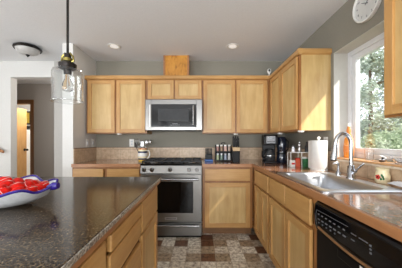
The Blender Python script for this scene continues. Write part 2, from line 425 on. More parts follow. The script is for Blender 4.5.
# far room shelf with things
sh = thing('shelf_unit', 'narrow white shelf seen through the hall doorway', 'shelf', (-5.3, 6.2, 0))
b_ = MB(M['white'])
for z in (0.0, 0.4, 0.8, 1.15, 1.5): b_.box(-0.36, 0.24, -0.12, 0.25, z, z+0.025)
b_.box(-0.38, -0.36, -0.12, 0.25, 0, 1.53); b_.box(0.24, 0.26, -0.12, 0.25, 0, 1.53)
b_.build('shelf_frame', sh)
for i, (z, hh, mm, lb) in enumerate([(0.425, .25, 'black', 'dark basket on a low board of the far room shelf'), (0.825, .22, 'white_gloss', 'white box on the middle board of the far room shelf'),
                           (1.175, .2, 'black', 'black box on the upper board of the far room shelf'), (1.525, .12, 'dark_metal', 'dark bin on top of the far room shelf')]):
    t = thing('storage_box', lb, 'box', (-5.16, 6.24, z))
    b_ = MB(M[mm]); b_.poly([(-0.1, 0), (0.1, 0), (0.12, hh), (-0.12, hh)], 'y', -0.1, 0.1); b_.build('box_body', t, 0.006)
    b_ = MB(M['nickel']); b_.box(-0.03, 0.03, -0.108, -0.1, hh*0.55, hh*0.7); b_.build('label_holder', t)
t = thing('picture_frame', 'small dark framed picture on the far room wall', 'picture', (-5.33, 6.5, 1.9))
b_ = MB(M['bark']); 
b_.box(-0.2, 0.2, -0.03, 0, -0.2, -0.16); b_.box(-0.2, 0.2, -0.03, 0, 0.16, 0.2); b_.box(-0.2, -0.16, -0.03, 0, -0.16, 0.16); b_.box(0.16, 0.2, -0.03, 0, -0.16, 0.16)
b_.build('frame', t); box('picture', M['yellow'], -0.16, 0.16, -0.012, 0, -0.16, 0.16, t)
# handrail
t = thing('stair_handrail', 'wooden stair handrail on the white wall left of the hall opening', 'handrail', (0, 0, 0))
b_ = MB(M['oak_x']); b_.tube([(-3.6, YW-0.07, 1.34), (-3.2, YW-0.07, 1.115), (-3.02, YW-0.07, 1.045), (-2.99, YW-0.07, 1.03)], [0.024, 0.024, 0.022, 0.016], 12); b_.build('rail', t, smooth=True)
b_ = MB(M['dark_metal']); b_.tube([(-3.15, YW-0.001, 1.05), (-3.15, YW-0.05, 1.05), (-3.15, YW-0.07, 1.075)], 0.008); b_.build('bracket', t, smooth=True)

# ------------------------------------------------------------------ backsplash (fixed tile)
t = thing('backsplash', 'beige mottled tile backsplash behind the worktops', 'backsplash')
t['kind'] = 'structure'
box('tile_band', M['tile_x'], XS+0.011, XR-0.011, YW-0.010, YW-0.0005, CT+0.001, 1.098, t)
box('tile_band', M['tile_y'], XS+0.0005, XS+0.010, 2.725, YW-0.0005, CT+0.001, 1.098, t)
b_ = MB(M['tile_y']); b_.box(XR-0.010, XR-0.0005, 0.0, YW-0.0005, CT+0.001, 1.03); b_.box(XR-0.010, XR-0.0005, WY1+0.02, YW-0.0005, 1.03, 1.098); b_.build('tile_band', t)
b_ = MB(plain('bullnose_trim', (116, 96, 80), 0.4))
b_.box(XS+0.012, XR-0.012, YW-0.013, YW-0.0005, 1.098, 1.108); b_.box(XS+0.0005, XS+0.012, 2.722, YW-0.0005, 1.098, 1.108); b_.box(XR-0.012, XR-0.0005, WY1+0.02, YW-0.0005, 1.098, 1.108)
b_.build('trim_cap', t)

# ------------------------------------------------------------------ window
wn = thing('window_1', 'white vinyl casement window over the sink', 'window'); wn['kind'] = 'structure'
def fr(mb, x0, x1, y0, y1, z0, z1, w_):
    mb.box(x0, x1, y0, y1, z0, z0+w_); mb.box(x0, x1, y0, y1, z1-w_, z1); mb.box(x0, x1, y0, y0+w_, z0+w_, z1-w_); mb.box(x0, x1, y1-w_, y1, z0+w_, z1-w_)
b_ = MB(M['vinyl']); fr(b_, XR+0.135, XR+0.20, WY0+0.001, WY1-0.001, WZ0+0.001, WZ1-0.001, 0.045); b_.build('window_frame', wn, 0.003)
b_ = MB(M['vinyl']); fr(b_, XR+0.15, XR+0.19, WY0+0.047, WY1-0.047, WZ0+0.047, WZ1-0.047, 0.045); sa = b_.build('sash', wn, 0.003)
box('pane', M['pane'], XR+0.173, XR+0.177, WY0+0.09, WY1-0.09, WZ0+0.09, WZ1-0.09, wn)
b_ = MB(M['vinyl']); b_.box(XR+0.12, XR+0.15, 1.6, 1.72, WZ0+0.02, WZ0+0.045); b_.tube([(XR+0.12, 1.66, WZ0+0.035), (XR+0.07, 1.64, WZ0+0.04), (XR+0.068, 1.58, WZ0+0.03)], 0.006); b_.build('crank_handle', wn, smooth=True)
b_ = MB(M['white_wall'])
b_.box(XR-0.0, XR+0.135, WY1-0.0005, WY1+0.0005, WZ0, WZ1)
ws = box('window_sill', plain('sill_tan', (208, 160, 112), 0.35, var=0.08), XR-0.02, XR+0.135, WY0+0.002, WY1-0.002, WZ0-0.014, WZ0, wn, 0.003)
box('sill_nosing', plain('sill_edge', (222, 206, 184), 0.4, var=0.04), XR-0.026, XR-0.001, WY0+0.0, WY1+0.0, WZ0-0.03, WZ0-0.015, wn, 0.003)
b_.bm.free()
M['reveal'] = plain('window_return_paint', (196, 192, 184), 0.8, var=0.01)
# painted reveals of the window recess (white drywall return)
b_ = MB(M['reveal'])
b_.box(XR+0.0005, XR+0.135, WY1-0.004, WY1-0.0005, WZ0+0.001, WZ1-0.005); b_.box(XR+0.0005, XR+0.135, WY0+0.0005, WY0+0.004, WZ0+0.001, WZ1-0.005)
b_.box(XR+0.0005, XR+0.135, WY0+0.0005, WY1-0.0005, WZ1-0.004, WZ1-0.0005)
struct(b_.build('trim_2'), 'white painted return inside the window recess', 'window return')

# ------------------------------------------------------------------ cabinets
def shaker(x0, x1, z0, z1, yf, parent, name='door', rail=0.055, th=0.02):
    """door in front plane y=yf (front face at yf-th)"""
    b_ = MB(M['maple_v'], M['maple_h'])
    b_.box(x0, x0+rail, yf-th, yf, z0, z1); b_.box(x1-rail, x1, yf-th, yf, z0, z1)
    b_.use(1); b_.box(x0+rail, x1-rail, yf-th, yf, z0, z0+rail); b_.box(x0+rail, x1-rail, yf-th, yf, z1-rail, z1)
    d = b_.build(name, parent, 0.0025)
    box('panel', M['panel_v'], x0+rail-0.004, x1-rail+0.004, yf-th+0.012, yf-0.001, z0+rail-0.004, z1-rail+0.004, d)
    return d
def slab(x0, x1, z0, z1, yf, parent, name='drawer_front', th=0.02):
    return box(name, M['maple_h'], x0, x1, yf-th, yf, z0, z1, parent, 0.004)
def face_frame(x0, x1, z0, z1, yf, cuts_x, cuts_z, parent, st=0.038, mm='frame_shaded_v'):
    b_ = MB(M[mm], M[mm])
    b_.box(x0, x0+st, yf, yf+0.019, z0, z1); b_.box(x1-st, x1, yf, yf+0.019, z0, z1)
    for c_ in cuts_x: b_.box(c_-st/2, c_+st/2, yf, yf+0.019, z0+st, z1-st)
    b_.use(1); b_.box(x0+st, x1-st, yf, yf+0.019, z1-st, z1); b_.box(x0+st, x1-st, yf, yf+0.019, z0, z0+st)
    for c_ in cuts_z: b_.box(x0+st, x1-st, yf+0.0005, yf+0.018, c_-st/2, c_+st/2)
    return b_.build('face_frame', parent)
def base_cab(label, loc, rz, wd, dep, fronts, cuts_x=(), cuts_z=(0.69,), group='base cabinets', toe=True):
    t = thing('base_cabinet', label, 'cabinet', loc, rz, group)
    box('carcass', M['maple_v'], 0.0, wd, 0.02, dep, 0.10, 0.872, t)
    face_frame(0, wd, 0.10, 0.872, 0.0, cuts_x, cuts_z, t)
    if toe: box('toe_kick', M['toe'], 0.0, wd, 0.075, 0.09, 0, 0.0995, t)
    for k, a0, a1, z0, z1 in fronts:
        (slab if k == 's' else shaker)(a0, a1, z0, z1, -0.001, t)
    return t
# back run
base_cab('maple base cabinet left of the range, behind the island', (XS+0.002, YB, 0), 0, 0.868, 0.615,
         [('s', 0.02, 0.40, 0.70, 0.85), ('s', 0.445, 0.85, 0.70, 0.85), ('d', 0.02, 0.40, 0.12, 0.675), ('d', 0.445, 0.85, 0.12, 0.675)], (0.4225,))
base_cab('maple base cabinet with one drawer over one door right of the range', (0.026, YB, 0), 0, 0.632, 0.615,
         [('s', 0.03, 0.595, 0.70, 0.848), ('d', 0.03, 0.595, 0.115, 0.675)])
# right run (front faces -X): local x runs towards the camera
base_cab('maple corner base cabinet with narrow doors, deepest in the right run', (XB, YB-0.002, 0), -PI/2, 0.668, 0.625,
         [('s', 0.15, 0.64, 0.70, 0.855), ('d', 0.15, 0.39, 0.115, 0.675), ('d', 0.40, 0.64, 0.115, 0.675)])
base_cab('maple sink base cabinet with two false drawers beside the dishwasher', (XB, 2.028, 0), -PI/2, 0.812, 0.02+0.001,
         [('s', 0.02, 0.385, 0.70, 0.855), ('s', 0.40, 0.765, 0.70, 0.855), ('d', 0.02, 0.385, 0.115, 0.675), ('d', 0.40, 0.765, 0.115, 0.675)], (0.3925,))
box('carcass_box', M['gap'], 0.0, 0.81, 0.021, 0.62, 0.10, 0.66, [o for o in bpy.data.objects if o.name == 'base_cabinet.003'][0])
base_cab('maple base cabinet at the near end past the dishwasher', (XB, 0.604, 0), -PI/2, 0.9, 0.625,
         [('s', 0.02, 0.88, 0.70, 0.855), ('d', 0.02, 0.44, 0.115, 0.675), ('d', 0.46, 0.88, 0.115, 0.675)])
# island (side faces +X): local x runs away from camera
XI = -0.35; IY0, IY1 = -0.5, 1.655
t = thing('kitchen_island', 'maple kitchen island with drawer stacks under a dark stone top', 'island', (XI, IY0, 0), PI/2)
L = IY1-IY0
box('carcass', M['maple_v'], 0.0, L, 0.02, 1.5, 0.10, 0.872, t)
face_frame(0, L, 0.10, 0.872, 0.0, (0.82, 1.265, 1.70), (0.65, 0.39), t, 0.034, 'frame_shaded_dark')
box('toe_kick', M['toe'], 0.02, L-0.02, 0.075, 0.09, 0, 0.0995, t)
slab(1.716, L-0.018, 0.675, 0.855, -0.001, t)
shaker(1.716, L-0.018, 0.115, 0.662, -0.001, t)
box('pull_out_board', M['maple_h'], 1.282, 1.685, -0.026, -0.001, 0.79, 0.855, t, 0.006)
slab(1.282, 1.685, 0.672, 0.778, -0.001, t)
slab(1.282, 1.685, 0.40, 0.64, -0.001, t); slab(1.282, 1.685, 0.12, 0.38, -0.001, t)
slab(0.837, 1.248, 0.66, 0.852, -0.001, t); slab(0.837, 1.248, 0.40, 0.64, -0.001, t); slab(0.837, 1.248, 0.12, 0.38, -0.001, t)
slab(0.02, 0.803, 0.66, 0.852, -0.001, t); slab(0.02, 0.803, 0.12, 0.64, -0.001, t)
box('corner_post', M['panel_v'], L, L+0.02, 0.0, 1.5, 0.0, 0.872, t, 0.002)
t = thing('island_top', 'dark brown speckled stone island worktop with a rough pale edge', 'countertop', (0, 0, 0))
box('slab', M['granite'], -2.1, XI+0.032, IY0-0.03, IY1+0.055, 0.892, CT, t, 0.003)
box('stone_edge', M['granite_edge'], XI+0.0325, XI+0.038, IY0-0.03, IY1+0.055, 0.895, CT-0.001, t, 0.002, label='pale chiselled edge')
box('wood_band', M['oak_y'], XI+0.002, XI+0.033, IY0, IY1+0.045, 0.8725, 0.8915, t, label='oak strip')

# wall cabinets
def wall_cab(label, loc, rz, wd, dep, z0, z1, doors, group='wall cabinets', crown=True, endp=False):
    t = thing('wall_cabinet', label, 'cabinet', loc, rz, group)
    box('carcass', M['panel_v'] if endp else M['maple_v'], 0.0005, wd-0.0005, 0.02, dep-0.001, z0, z1, t, 0.001)
    face_frame(0, wd, z0, z1, 0.0, [(a+b)/2 for (_, a), (b, _) in zip(doors, doors[1:])], (), t, 0.03)
    for a0, a1 in doors: shaker(a0, a1, z0+0.012, z1-0.012, -0.001, t, rail=0.05)
    return t
wall_cab('maple two door wall cabinet at the left end', (-1.6, YU, 0), 0, 0.847, 0.31, UB, UT, [(0.025, 0.40), (0.425, 0.825)])
wall_cab('short maple two door wall cabinet over the microwave', (-0.752, YU, 0), 0, 0.778, 0.31, 1.775, UT, [(0.015, 0.378), (0.395, 0.765)])
wall_cab('tall maple two door wall cabinet right of the microwave', (0.028, YU, 0), 0, 0.955, 0.31, UB, UT, [(0.015, 0.455), (0.475, 0.90)])
wall_cab('maple wall cabinet on the right wall between the corner and window', (XU, YU-0.002, 0), -PI/2, 0.876, 0.315, UB, UT, [(0.03, 0.405), (0.425, 0.85)], endp=True)
t = wall_cab('maple wall cabinet nearest the camera, right of the window', (0.985, 1.145, 0), -PI/2, 0.85, 0.315, 1.322, UT, [(0.02, 0.415), (0.435, 0.83)])
# crown mouldings
b_ = MB(M['oak_x'])
def crownx(mb, x0, x1, y):   # along X, front at y
    mb.poly([(y, UT), (y-0.022, UT+0.012), (y-0.022, UT+0.045), (y-0.014, UT+0.058), (y+0.02, UT+0.058), (y+0.02, UT)], 'x', x0, x1)
def crowny(mb, y0, y1, x):
    mb.poly([(x, UT), (x-0.022, UT+0.012), (x-0.022, UT+0.045), (x-0.014, UT+0.058), (x+0.02, UT+0.058), (x+0.02, UT)], 'y', y0, y1)
t = thing('crown_moulding', 'wood crown strip along the tops of the wall cabinets', 'moulding')
b_ = MB(M['maple_h']); crownx(b_, -1.622+0.003, XU-0.001, YU); b_.build('moulding_run', t)
b_ = MB(M['maple_h']); crowny(b_, 2.113, YU+0.02, XU); b_.poly([(2.133, UT), (2.111, UT+0.012), (2.111, UT+0.045), (2.119, UT+0.058), (2.15, UT+0.058), (2.15, UT)], 'x', XU-0.02, XR-0.002); b_.build('moulding_run', t)
t = thing('crown_moulding', 'wood crown strip on the cabinet nearest the camera', 'moulding')
b_ = MB(M['maple_h']); crowny(b_, 0.295, 1.16, 0.985); b_.build('moulding_run', t)
# duct cover
t = thing('duct_cover', 'knotty wood box between the cabinet top and the ceiling', 'duct cover', (-0.35, YU+0.085, UT))
b_ = MB(wood('knotty_pine', [(0.35, (112, 66, 20)), (0.47, (190, 128, 44)), (0.62, (210, 152, 62))], (6, 6, 2.4), 0.45))
b_.box(-0.178, 0.178, 0, 0.22, 0.001, H-UT-0.001); b_.build('duct_box', t, 0.002)
for xa in (-0.186, 0.16): box('corner_strip', M['oak_x'], xa, xa+0.026, -0.008, 0, 0.06, H-UT-0.002, t, 0.002)
# puck lights under wall cabinets
for (x, y, lb) in [(-1.15, 3.04, 'white puck light under the left end wall cabinet'), (0.50, 3.04, 'white puck light under the tall cabinet right of the microwave'),
                   (1.04, 2.80, 'white puck light under the corner of the right wall cabinet'), (1.02, 2.17, 'white puck light under the window end of the right wall cabinet')]:
    t = thing('puck_light', lb, 'light', (x, y, UB), 0, 'puck lights under the wall cabinets')
    b_ = MB(M['white']); b_.lathe([(0, 0), (0.032, 0), (0.032, -0.010), (0.026, -0.018), (0.0, -0.018)], 20); b_.build('housing', t, smooth=True)
    b_ = MB(M['chrome']); b_.lathe([(0, -0.0185), (0.014, -0.0185), (0.010, -0.023), (0, -0.024)], 16); b_.build('lens', t, smooth=True)

# ------------------------------------------------------------------ worktops
SX0, SX1, SY0, SY1 = 0.674, 1.155, 1.175, 1.915      # sink outer
t = thing('countertop', 'brown mottled worktop with oak edge wrapping the corner past the sink', 'countertop')
b_ = MB(M['laminate'])
b_.box(0.018, XR-0.0105, 2.68, YW-0.0105, 0.874, CT)
hx0, hx1, hy0, hy1 = SX0+0.02, SX1-0.02, SY0+0.02, SY1-0.02
b_.box(0.665, hx0, -0.4, 2.68, 0.874, CT); b_.box(hx1, XR-0.0105, -0.4, 2.68, 0.874, CT)
b_.box(hx0, hx1, -0.4, hy0, 0.874, CT); b_.box(hx0, hx1, hy1, 2.68, 0.874, CT)
b_.build('worktop', t)
b_ = MB(M['oak_x']); b_.box(0.018, 0.645, 2.661, 2.679, 0.873, CT-0.0005); b_.build('edge_band', t, 0.003, label='oak edge')
b_ = MB(M['oak_y']); b_.box(0.646, 0.6645, -0.4, 2.68, 0.873, CT-0.0005); b_.build('edge_band', t, 0.003, label='oak edge')
t = thing('countertop', 'short brown worktop with oak edge left of the range', 'countertop')
box('worktop', M['laminate'], XS+0.0105, -0.752, 2.68, YW-0.0105, 0.874, CT, t)
box('edge_band', M['oak_x'], XS+0.0105, -0.752, 2.661, 2.679, 0.873, CT-0.0005, t, 0.003, label='oak edge')

# ------------------------------------------------------------------ range
RX0, RX1 = -0.742, 0.015; RC = (RX0+RX1)/2
t = thing('range', 'stainless steel slide-in gas range with black oven window', 'stove', (RC, 2.66, 0))
hw = (RX1-RX0)/2
box('body', M['steel'], -hw, hw, 0.02, 0.63, 0.02, 0.896, t)
box('kickplate', M['black'], -hw+0.01, hw-0.01, 0.01, 0.05, 0.002, 0.03, t)
b_ = MB(M['steel']); b_.poly([(-0.03, 0.80), (-0.012, 0.795), (0.02, 0.795), (0.02, 0.896), (-0.005, 0.896)], 'x', -hw, hw); b_.build('control_panel', t, 0.003)
for dx in (-0.332, -0.235, -0.012, 0.222, 0.318):
    b_ = MB(M['steel_light'], M['black'])
    b_.cyl((dx, -0.018, 0.846), (dx, -0.030, 0.845), 0.027, 0.026, 24); b_.cyl((dx, -0.030, 0.845), (dx, -0.058, 0.843), 0.021, 0.018, 24)
    b_.use(1); b_.box(dx-0.003, dx+0.003, -0.061, -0.057, 0.835, 0.860); b_.build('knob', t, smooth=True)
b_ = MB(M['dim_mark'])
for dx in (-0.284, -0.06, 0.036, 0.27): b_.box(dx-0.006, dx+0.006, -0.021, -0.016, 0.848, 0.853)
b_.build('panel_marks', t)
b_ = MB(M['steel'], M['black'])
b_.box(-hw+0.004, -0.272, -0.03, 0.019, 0.205, 0.785); b_.box(0.272, hw-0.004, -0.03, 0.019, 0.205, 0.785)
b_.box(-0.272, 0.272, -0.03, 0.019, 0.205, 0.312); b_.box(-0.272, 0.272, -0.03, 0.019, 0.70, 0.785)
od = b_.build('oven_door', t, 0.003)
box('oven_window', M['black_glass'], -0.273, 0.273, -0.027, 0.015, 0.311, 0.701, od)
box('badge', M['nickel'], -0.075, 0.075, -0.034, -0.0305, 0.233, 0.262, od, 0.001)
b_ = MB(M['dim_mark'])
for k in range(9): b_.box(-0.062+k*0.0145, -0.053+k*0.0145, -0.0355, -0.034, 0.241, 0.255)
b_.build('badge_print', od)
b_ = MB(M['steel_light']); b_.tube([(-hw+0.04, -0.085, 0.735), (hw-0.04, -0.085, 0.735)], 0.014, 14)
for sx in (-1, 1): b_.box(sx*(hw-0.055)-0.012, sx*(hw-0.055)+0.012, -0.085, -0.03, 0.724, 0.746)
b_.build('oven_handle', od, smooth=True)
box('drawer_front', M['steel'], -hw+0.004, hw-0.004, -0.03, 0.019, 0.035, 0.188, t, 0.003)
b_ = MB(M['steel_light']); b_.tube([(-hw+0.03, -0.055, 0.165), (hw-0.03, -0.055, 0.165)], 0.011, 12)
for sx in (-1, 1): b_.box(sx*(hw-0.045)-0.01, sx*(hw-0.045)+0.01, -0.055, -0.03, 0.157, 0.173)
b_.build('drawer_handle', t, smooth=True)
box('cooktop', M['black_gloss'], -hw-0.0, hw+0.0, -0.01, 0.64, 0.8965, 0.918, t, 0.004)
for gx in (-0.25, 0.0, 0.25):
    b_ = MB(M['iron']); g0, g1 = gx-0.118, gx+0.118
    for x in (g0, gx, g1): b_.box(x-0.007, x+0.007, 0.03, 0.58, 0.934, 0.95)
    for y in (0.03, 0.16, 0.30, 0.45, 0.58): b_.box(g0, g1, y-0.007, y+0.007, 0.935, 0.949)
    for x in (g0, g1):
        for y in (0.04, 0.57): b_.box(x-0.008, x+0.008, y-0.008, y+0.008, 0.9185, 0.936)
    b_.build('grate', t, 0.002)
for bx, by in ((-0.25, 0.16), (-0.25, 0.45), (0.25, 0.16), (0.25, 0.45), (0, 0.30)):
    b_ = MB(M['iron'], M['nickel']); b_.use(1); b_.lathe([(0, 0.9185), (0.048, 0.9185), (0.044, 0.925), (0, 0.925)], 24, (bx, by, 0))
    b_.use(0); b_.lathe([(0, 0.9255), (0.036, 0.9255), (0.034, 0.932), (0, 0.933)], 24, (bx, by, 0)); b_.build('burner', t, smooth=True)

# ------------------------------------------------------------------ microwave
t = thing('microwave', 'stainless over-the-range microwave with black door glass', 'microwave', (-0.358, 2.87, 1.345))
mw = 0.379; mh = 0.41
box('body', M['steel'], -mw, mw, 0.02, 0.44, 0, mh, t)
b_ = MB(M['steel']); x0, x1, z0, z1 = -0.30, 0.303, 0.045, 0.345
b_.box(-mw, x0, -0.015, 0.019, 0, mh); b_.box(x1, mw, -0.015, 0.019, 0, mh); b_.box(x0, x1, -0.015, 0.019, 0, z0); b_.box(x0, x1, -0.015, 0.019, z1, mh)
dd = b_.build('door', t, 0.003)
box('door_glass', M['black_gloss'], x0-0.001, x1+0.001, -0.012, 0.015, z0-0.001, z1+0.001, dd)
box('window', M['dark_glass'], -0.205, 0.20, -0.0135, -0.012, 0.12, 0.285, dd, 0.0005)
b_ = MB(M['steel_light']); b_.tube([(0.262, -0.05, 0.07), (0.262, -0.05, 0.325)], 0.009, 12)
for z in (0.09, 0.305): b_.box(0.256, 0.268, -0.05, -0.012, z-0.006, z+0.006)
b_.build('handle', dd, smooth=True)
b_ = MB(M['grey_mark'])
for k in range(7): b_.box(-0.04+k*0.018, -0.031+k*0.018, -0.0135, -0.012, 0.065, 0.072)
for k in range(5): b_.box(-0.015+k*0.014, -0.007+k*0.014, -0.0135, -0.012, 0.083, 0.091)
b_.build('control_marks', dd)
b_ = MB(M['black'])
for k in range(2): b_.box(-0.3+k*0.32, -0.02+k*0.32, 0.03, 0.2, -0.004, 0.0)
b_.build('vent_grille', t)
box('trim_strip', M['white'], -0.325, -0.316, -0.0165, -0.015, 0.05, 0.34, dd)

# ------------------------------------------------------------------ dishwasher
t = thing('dishwasher', 'black built-in dishwasher with curved control console', 'dishwasher', (0.655, 0.908, 0), -PI/2)
hw = 0.3
box('tub', M['black'], -hw, hw, 0.03, 0.60, 0.02, 0.868, t)
box('door', M['black'], -hw, hw, 0.0, 0.029, 0.115, 0.70, t, 0.004)
b_ = MB(M['black_gloss']); b_.poly([(0.0, 0.702), (-0.012, 0.735), (-0.016, 0.80), (-0.010, 0.85), (0.004, 0.864), (0.03, 0.864), (0.03, 0.702)], 'x', -hw, hw)
cp = b_.build('control_panel', t, 0.004)
b_ = MB(M['toe']); pts = []
for k in range(13):
    u = k/12; x = -hw+0.05+u*(2*hw-0.10); z = 0.735-0.018*math.sin(PI*u); pts.append((x, -0.018, z))
b_.tube(pts, 0.006, 8); b_.build('console_line', cp, smooth=True, label='thin brown line')  # thin brown line curving along the lower console
b_ = MB(M['black']); b_.box(-0.10, 0.10, -0.012, 0.0, 0.655, 0.70); b_.build('handle_pocket', t, 0.008)
b_ = MB(M['dim_mark'], M['dim_mark'])
for k in range(7):
    x = -0.255+k*0.034; b_.use(0); b_.box(x, x+0.012, -0.0185, -0.0145, 0.802, 0.807); b_.use(1); b_.box(x, x+0.016, -0.0185, -0.013, 0.775, 0.781)
    if k < 5: b_.use(0); b_.box(x+0.004, x+0.010, -0.0175, -0.013, 0.756, 0.762)
b_.use(0); b_.box(0.0, 0.03, -0.0175, -0.0135, 0.808, 0.811); b_.box(0.045, 0.09, -0.0175, -0.0135, 0.808, 0.811); b_.box(0.0, 0.02, -0.0175, -0.0135, 0.782, 0.786)
b_.build('console_marks', cp)
b_ = MB(M['dim_mark']); b_.tube([(-0.272, -0.0155, 0.74), (-0.28, -0.0155, 0.78), (-0.27, -0.0155, 0.822), (-0.02, -0.0155, 0.828)], 0.0012, 6); b_.build('console_outline', cp)
b_ = MB(M['dim_mark'])
for k in range(3): b_.box(0.10, 0.108, -0.0175, -0.0135, 0.775+k*0.014, 0.782+k*0.014)
b_.build('indicator', cp)
box('sticker', M['white'], 0.045, 0.085, -0.0135, -0.0122, 0.66, 0.698, t)
box('toe_panel', M['black'], -hw, hw, 0.06, 0.08, 0.004, 0.112, t)

# ------------------------------------------------------------------ sink
t = thing('kitchen_sink', 'stainless drop-in single bowl sink under the window', 'sink')
b_ = MB(M['steel_sink']); zt = CT+0.009
def ring(x0, x1, y0, y1, z, r, n=5):
    vs = []
    for cx, cy, a in ((x1-r, y1-r, 0), (x0+r, y1-r, 90), (x0+r, y0+r, 180), (x1-r, y0+r, 270)):
        for k in range(n+1):
            an = math.radians(a+90*k/n); vs.append(b_.bm.verts.new((cx+r*math.cos(an), cy+r*math.sin(an), z)))
    return vs
bx0, bx1, by0, by1 = SX0+0.05, SX1-0.09, SY0+0.05, SY1-0.075
rings = [ring(SX0+0.012, SX1-0.012, SY0+0.012, SY1-0.012, CT+0.0006, 0.03), ring(SX0, SX1, SY0, SY1, CT+0.0006, 0.035), ring(SX0, SX1, SY0, SY1, CT+0.006, 0.035), ring(SX0+0.006, SX1-0.006, SY0+0.006, SY1-0.006, zt, 0.03),
         ring(bx0-0.008, bx1+0.008, by0-0.008, by1+0.008, zt, 0.055), ring(bx0, bx1, by0, by1, zt-0.01, 0.055),
         ring(bx0+0.012, bx1-0.012, by0+0.012, by1-0.012, zt-0.16, 0.055), ring(bx0+0.04, bx1-0.04, by0+0.04, by1-0.04, zt-0.185, 0.04)]
for a, c_ in zip(rings, rings[1:]):
    n = len(a)
    for i in range(n): b_.bm.faces.new((a[i], a[(i+1) % n], c_[(i+1) % n], c_[i]))
b_.bm.faces.new(rings[-1])
b_.build('basin', t, smooth=True)
b_ = MB(M['dark_metal'], M['chrome']); b_.use(1); b_.lathe([(0, 0.0), (0.045, 0.0), (0.045, 0.003), (0.034, 0.004), (0.03, 0.001), (0, 0.001)], 24, ((bx0+bx1)/2, (by0+by1)/2, zt-0.1848)); b_.build('drain', t, smooth=True)
# faucet
t = thing('faucet', 'chrome gooseneck pull-down faucet behind the sink', 'faucet', (1.108, 1.575, zt+0.0005))
b_ = MB(M['chrome']); b_.lathe([(0, 0), (0.032, 0), (0.032, 0.006), (0.026, 0.014), (0.024, 0.09), (0.016, 0.10), (0, 0.10)], 24); b_.build('base', t, smooth=True)
pts = [(0, 0, 0.09), (0, 0, 0.25)]
for k in range(13):
    a = PI*k/12*1.03; pts.append((-0.052+0.052*math.cos(a), 0.01*(1-math.cos(a)), 0.25+0.082*math.sin(a)))
b_ = MB(M['chrome']); b_.tube(pts, 0.0135, 14); b_.build('spout', t, smooth=True)
e = Vector(pts[-1])
b_ = MB(M['chrome'], M['black']); b_.cyl(e+Vector((0, 0, 0.01)), e+Vector((-0.012, 0.002, -0.105)), 0.016, 0.024, 18); b_.use(1); b_.cyl(e+Vector((-0.012, 0.002, -0.105)), e+Vector((-0.012, 0.002, -0.112)), 0.02, 0.019, 18); b_.build('spray_head', t, smooth=True)
b_ = MB(M['chrome']); b_.cyl((0, -0.02, 0.06), (0, -0.045, 0.06), 0.017, 0.015, 16); b_.tube([(0, -0.04, 0.06), (0.01, -0.06, 0.085), (0.03, -0.085, 0.12)], [0.008, 0.007, 0.006], 10); b_.build('lever', t, smooth=True)
# soap pump on deck
t = thing('soap_dispenser', 'small chrome soap pump on the sink rim left of the faucet', 'soap dispenser', (1.122, 1.74, zt+0.0005))
b_ = MB(M['chrome']); b_.lathe([(0, 0), (0.022, 0), (0.020, 0.02), (0.012, 0.035), (0.008, 0.07), (0, 0.07)], 18); b_.build('base', t, smooth=True)
b_ = MB(M['chrome']); b_.tube([(0, 0, 0.065), (0, 0, 0.09), (-0.015, 0, 0.10), (-0.05, 0, 0.095)], [0.009, 0.010, 0.009, 0.006], 10); b_.build('pump_spout', t, smooth=True)

# ------------------------------------------------------------------ things on the right worktop and sill
ZC = CT+0.0005
# orange soap bottle on the sill
t = thing('soap_bottle', 'orange dish soap bottle on the window sill behind the faucet', 'bottle', (1.375, 1.985, WZ0+0.0005))
b_ = MB(M['orange_liquid']); b_.lathe([(0, 0), (0.036, 0), (0.04, 0.008), (0.041, 0.12), (0.036, 0.17), (0.018, 0.215), (0.013, 0.23), (0, 0.23)], 24); b_.build('bottle_body', t, smooth=True)
b_ = MB(M['orange'], M['white']); b_.lathe([(0, 0.23), (0.018, 0.23), (0.018, 0.262), (0.013, 0.27), (0.012, 0.29), (0, 0.29)], 18); b_.use(1); b_.lathe([(0, 0.29), (0.011, 0.29), (0.010, 0.318), (0, 0.32)], 18); b_.build('cap', t, smooth=True)
b_ = MB(M['orange']); b_.lathe([(0.0412, 0.05), (0.0416, 0.05), (0.0416, 0.11), (0.0412, 0.11)], 24, close=True); b_.build('printed_band', t, smooth=True)
# glass on sill, small metal items
t = thing('drinking_glass', 'small clear drinking glass on the sill right of the faucet', 'glass', (1.355, 1.72, WZ0+0.0005))
b_ = MB(M['glass']); b_.lathe([(0, 0), (0.026, 0), (0.032, 0.085), (0.0295, 0.085), (0.024, 0.006), (0, 0.006)], 24); b_.build('tumbler', t, smooth=True)
t = thing('sink_strainer', 'small metal strainer lying on the sill near the glass', 'strainer', (1.345, 1.58, WZ0+0.0005))
b_ = MB(M['nickel']); b_.lathe([(0, 0.004), (0.02, 0.006), (0.03, 0.016), (0.042, 0.018), (0.042, 0.02), (0.029, 0.018), (0.018, 0.0), (0, 0)], 24, close=False); b_.build('strainer_bowl', t, smooth=True)
b_ = MB(M['dark_metal']); b_.cyl((0, 0, 0.003), (0, 0, 0.026), 0.004); b_.ball((0, 0, 0.028), 0.007); b_.build('knob', t, smooth=True)
t = thing('glass_dish', 'low clear glass dish on the sill near the end cabinet', 'dish', (1.35, 1.44, WZ0+0.0005))
b_ = MB(M['glass']); b_.lathe([(0, 0), (0.03, 0), (0.045, 0.035), (0.042, 0.036), (0.028, 0.005), (0, 0.005)], 24); b_.build('dish_body', t, smooth=True)
b_ = MB(M['cloth']); b_.ball((0, 0, 0.020), 0.024, 0.024, 0.012); b_.build('sponge', t, smooth=True)
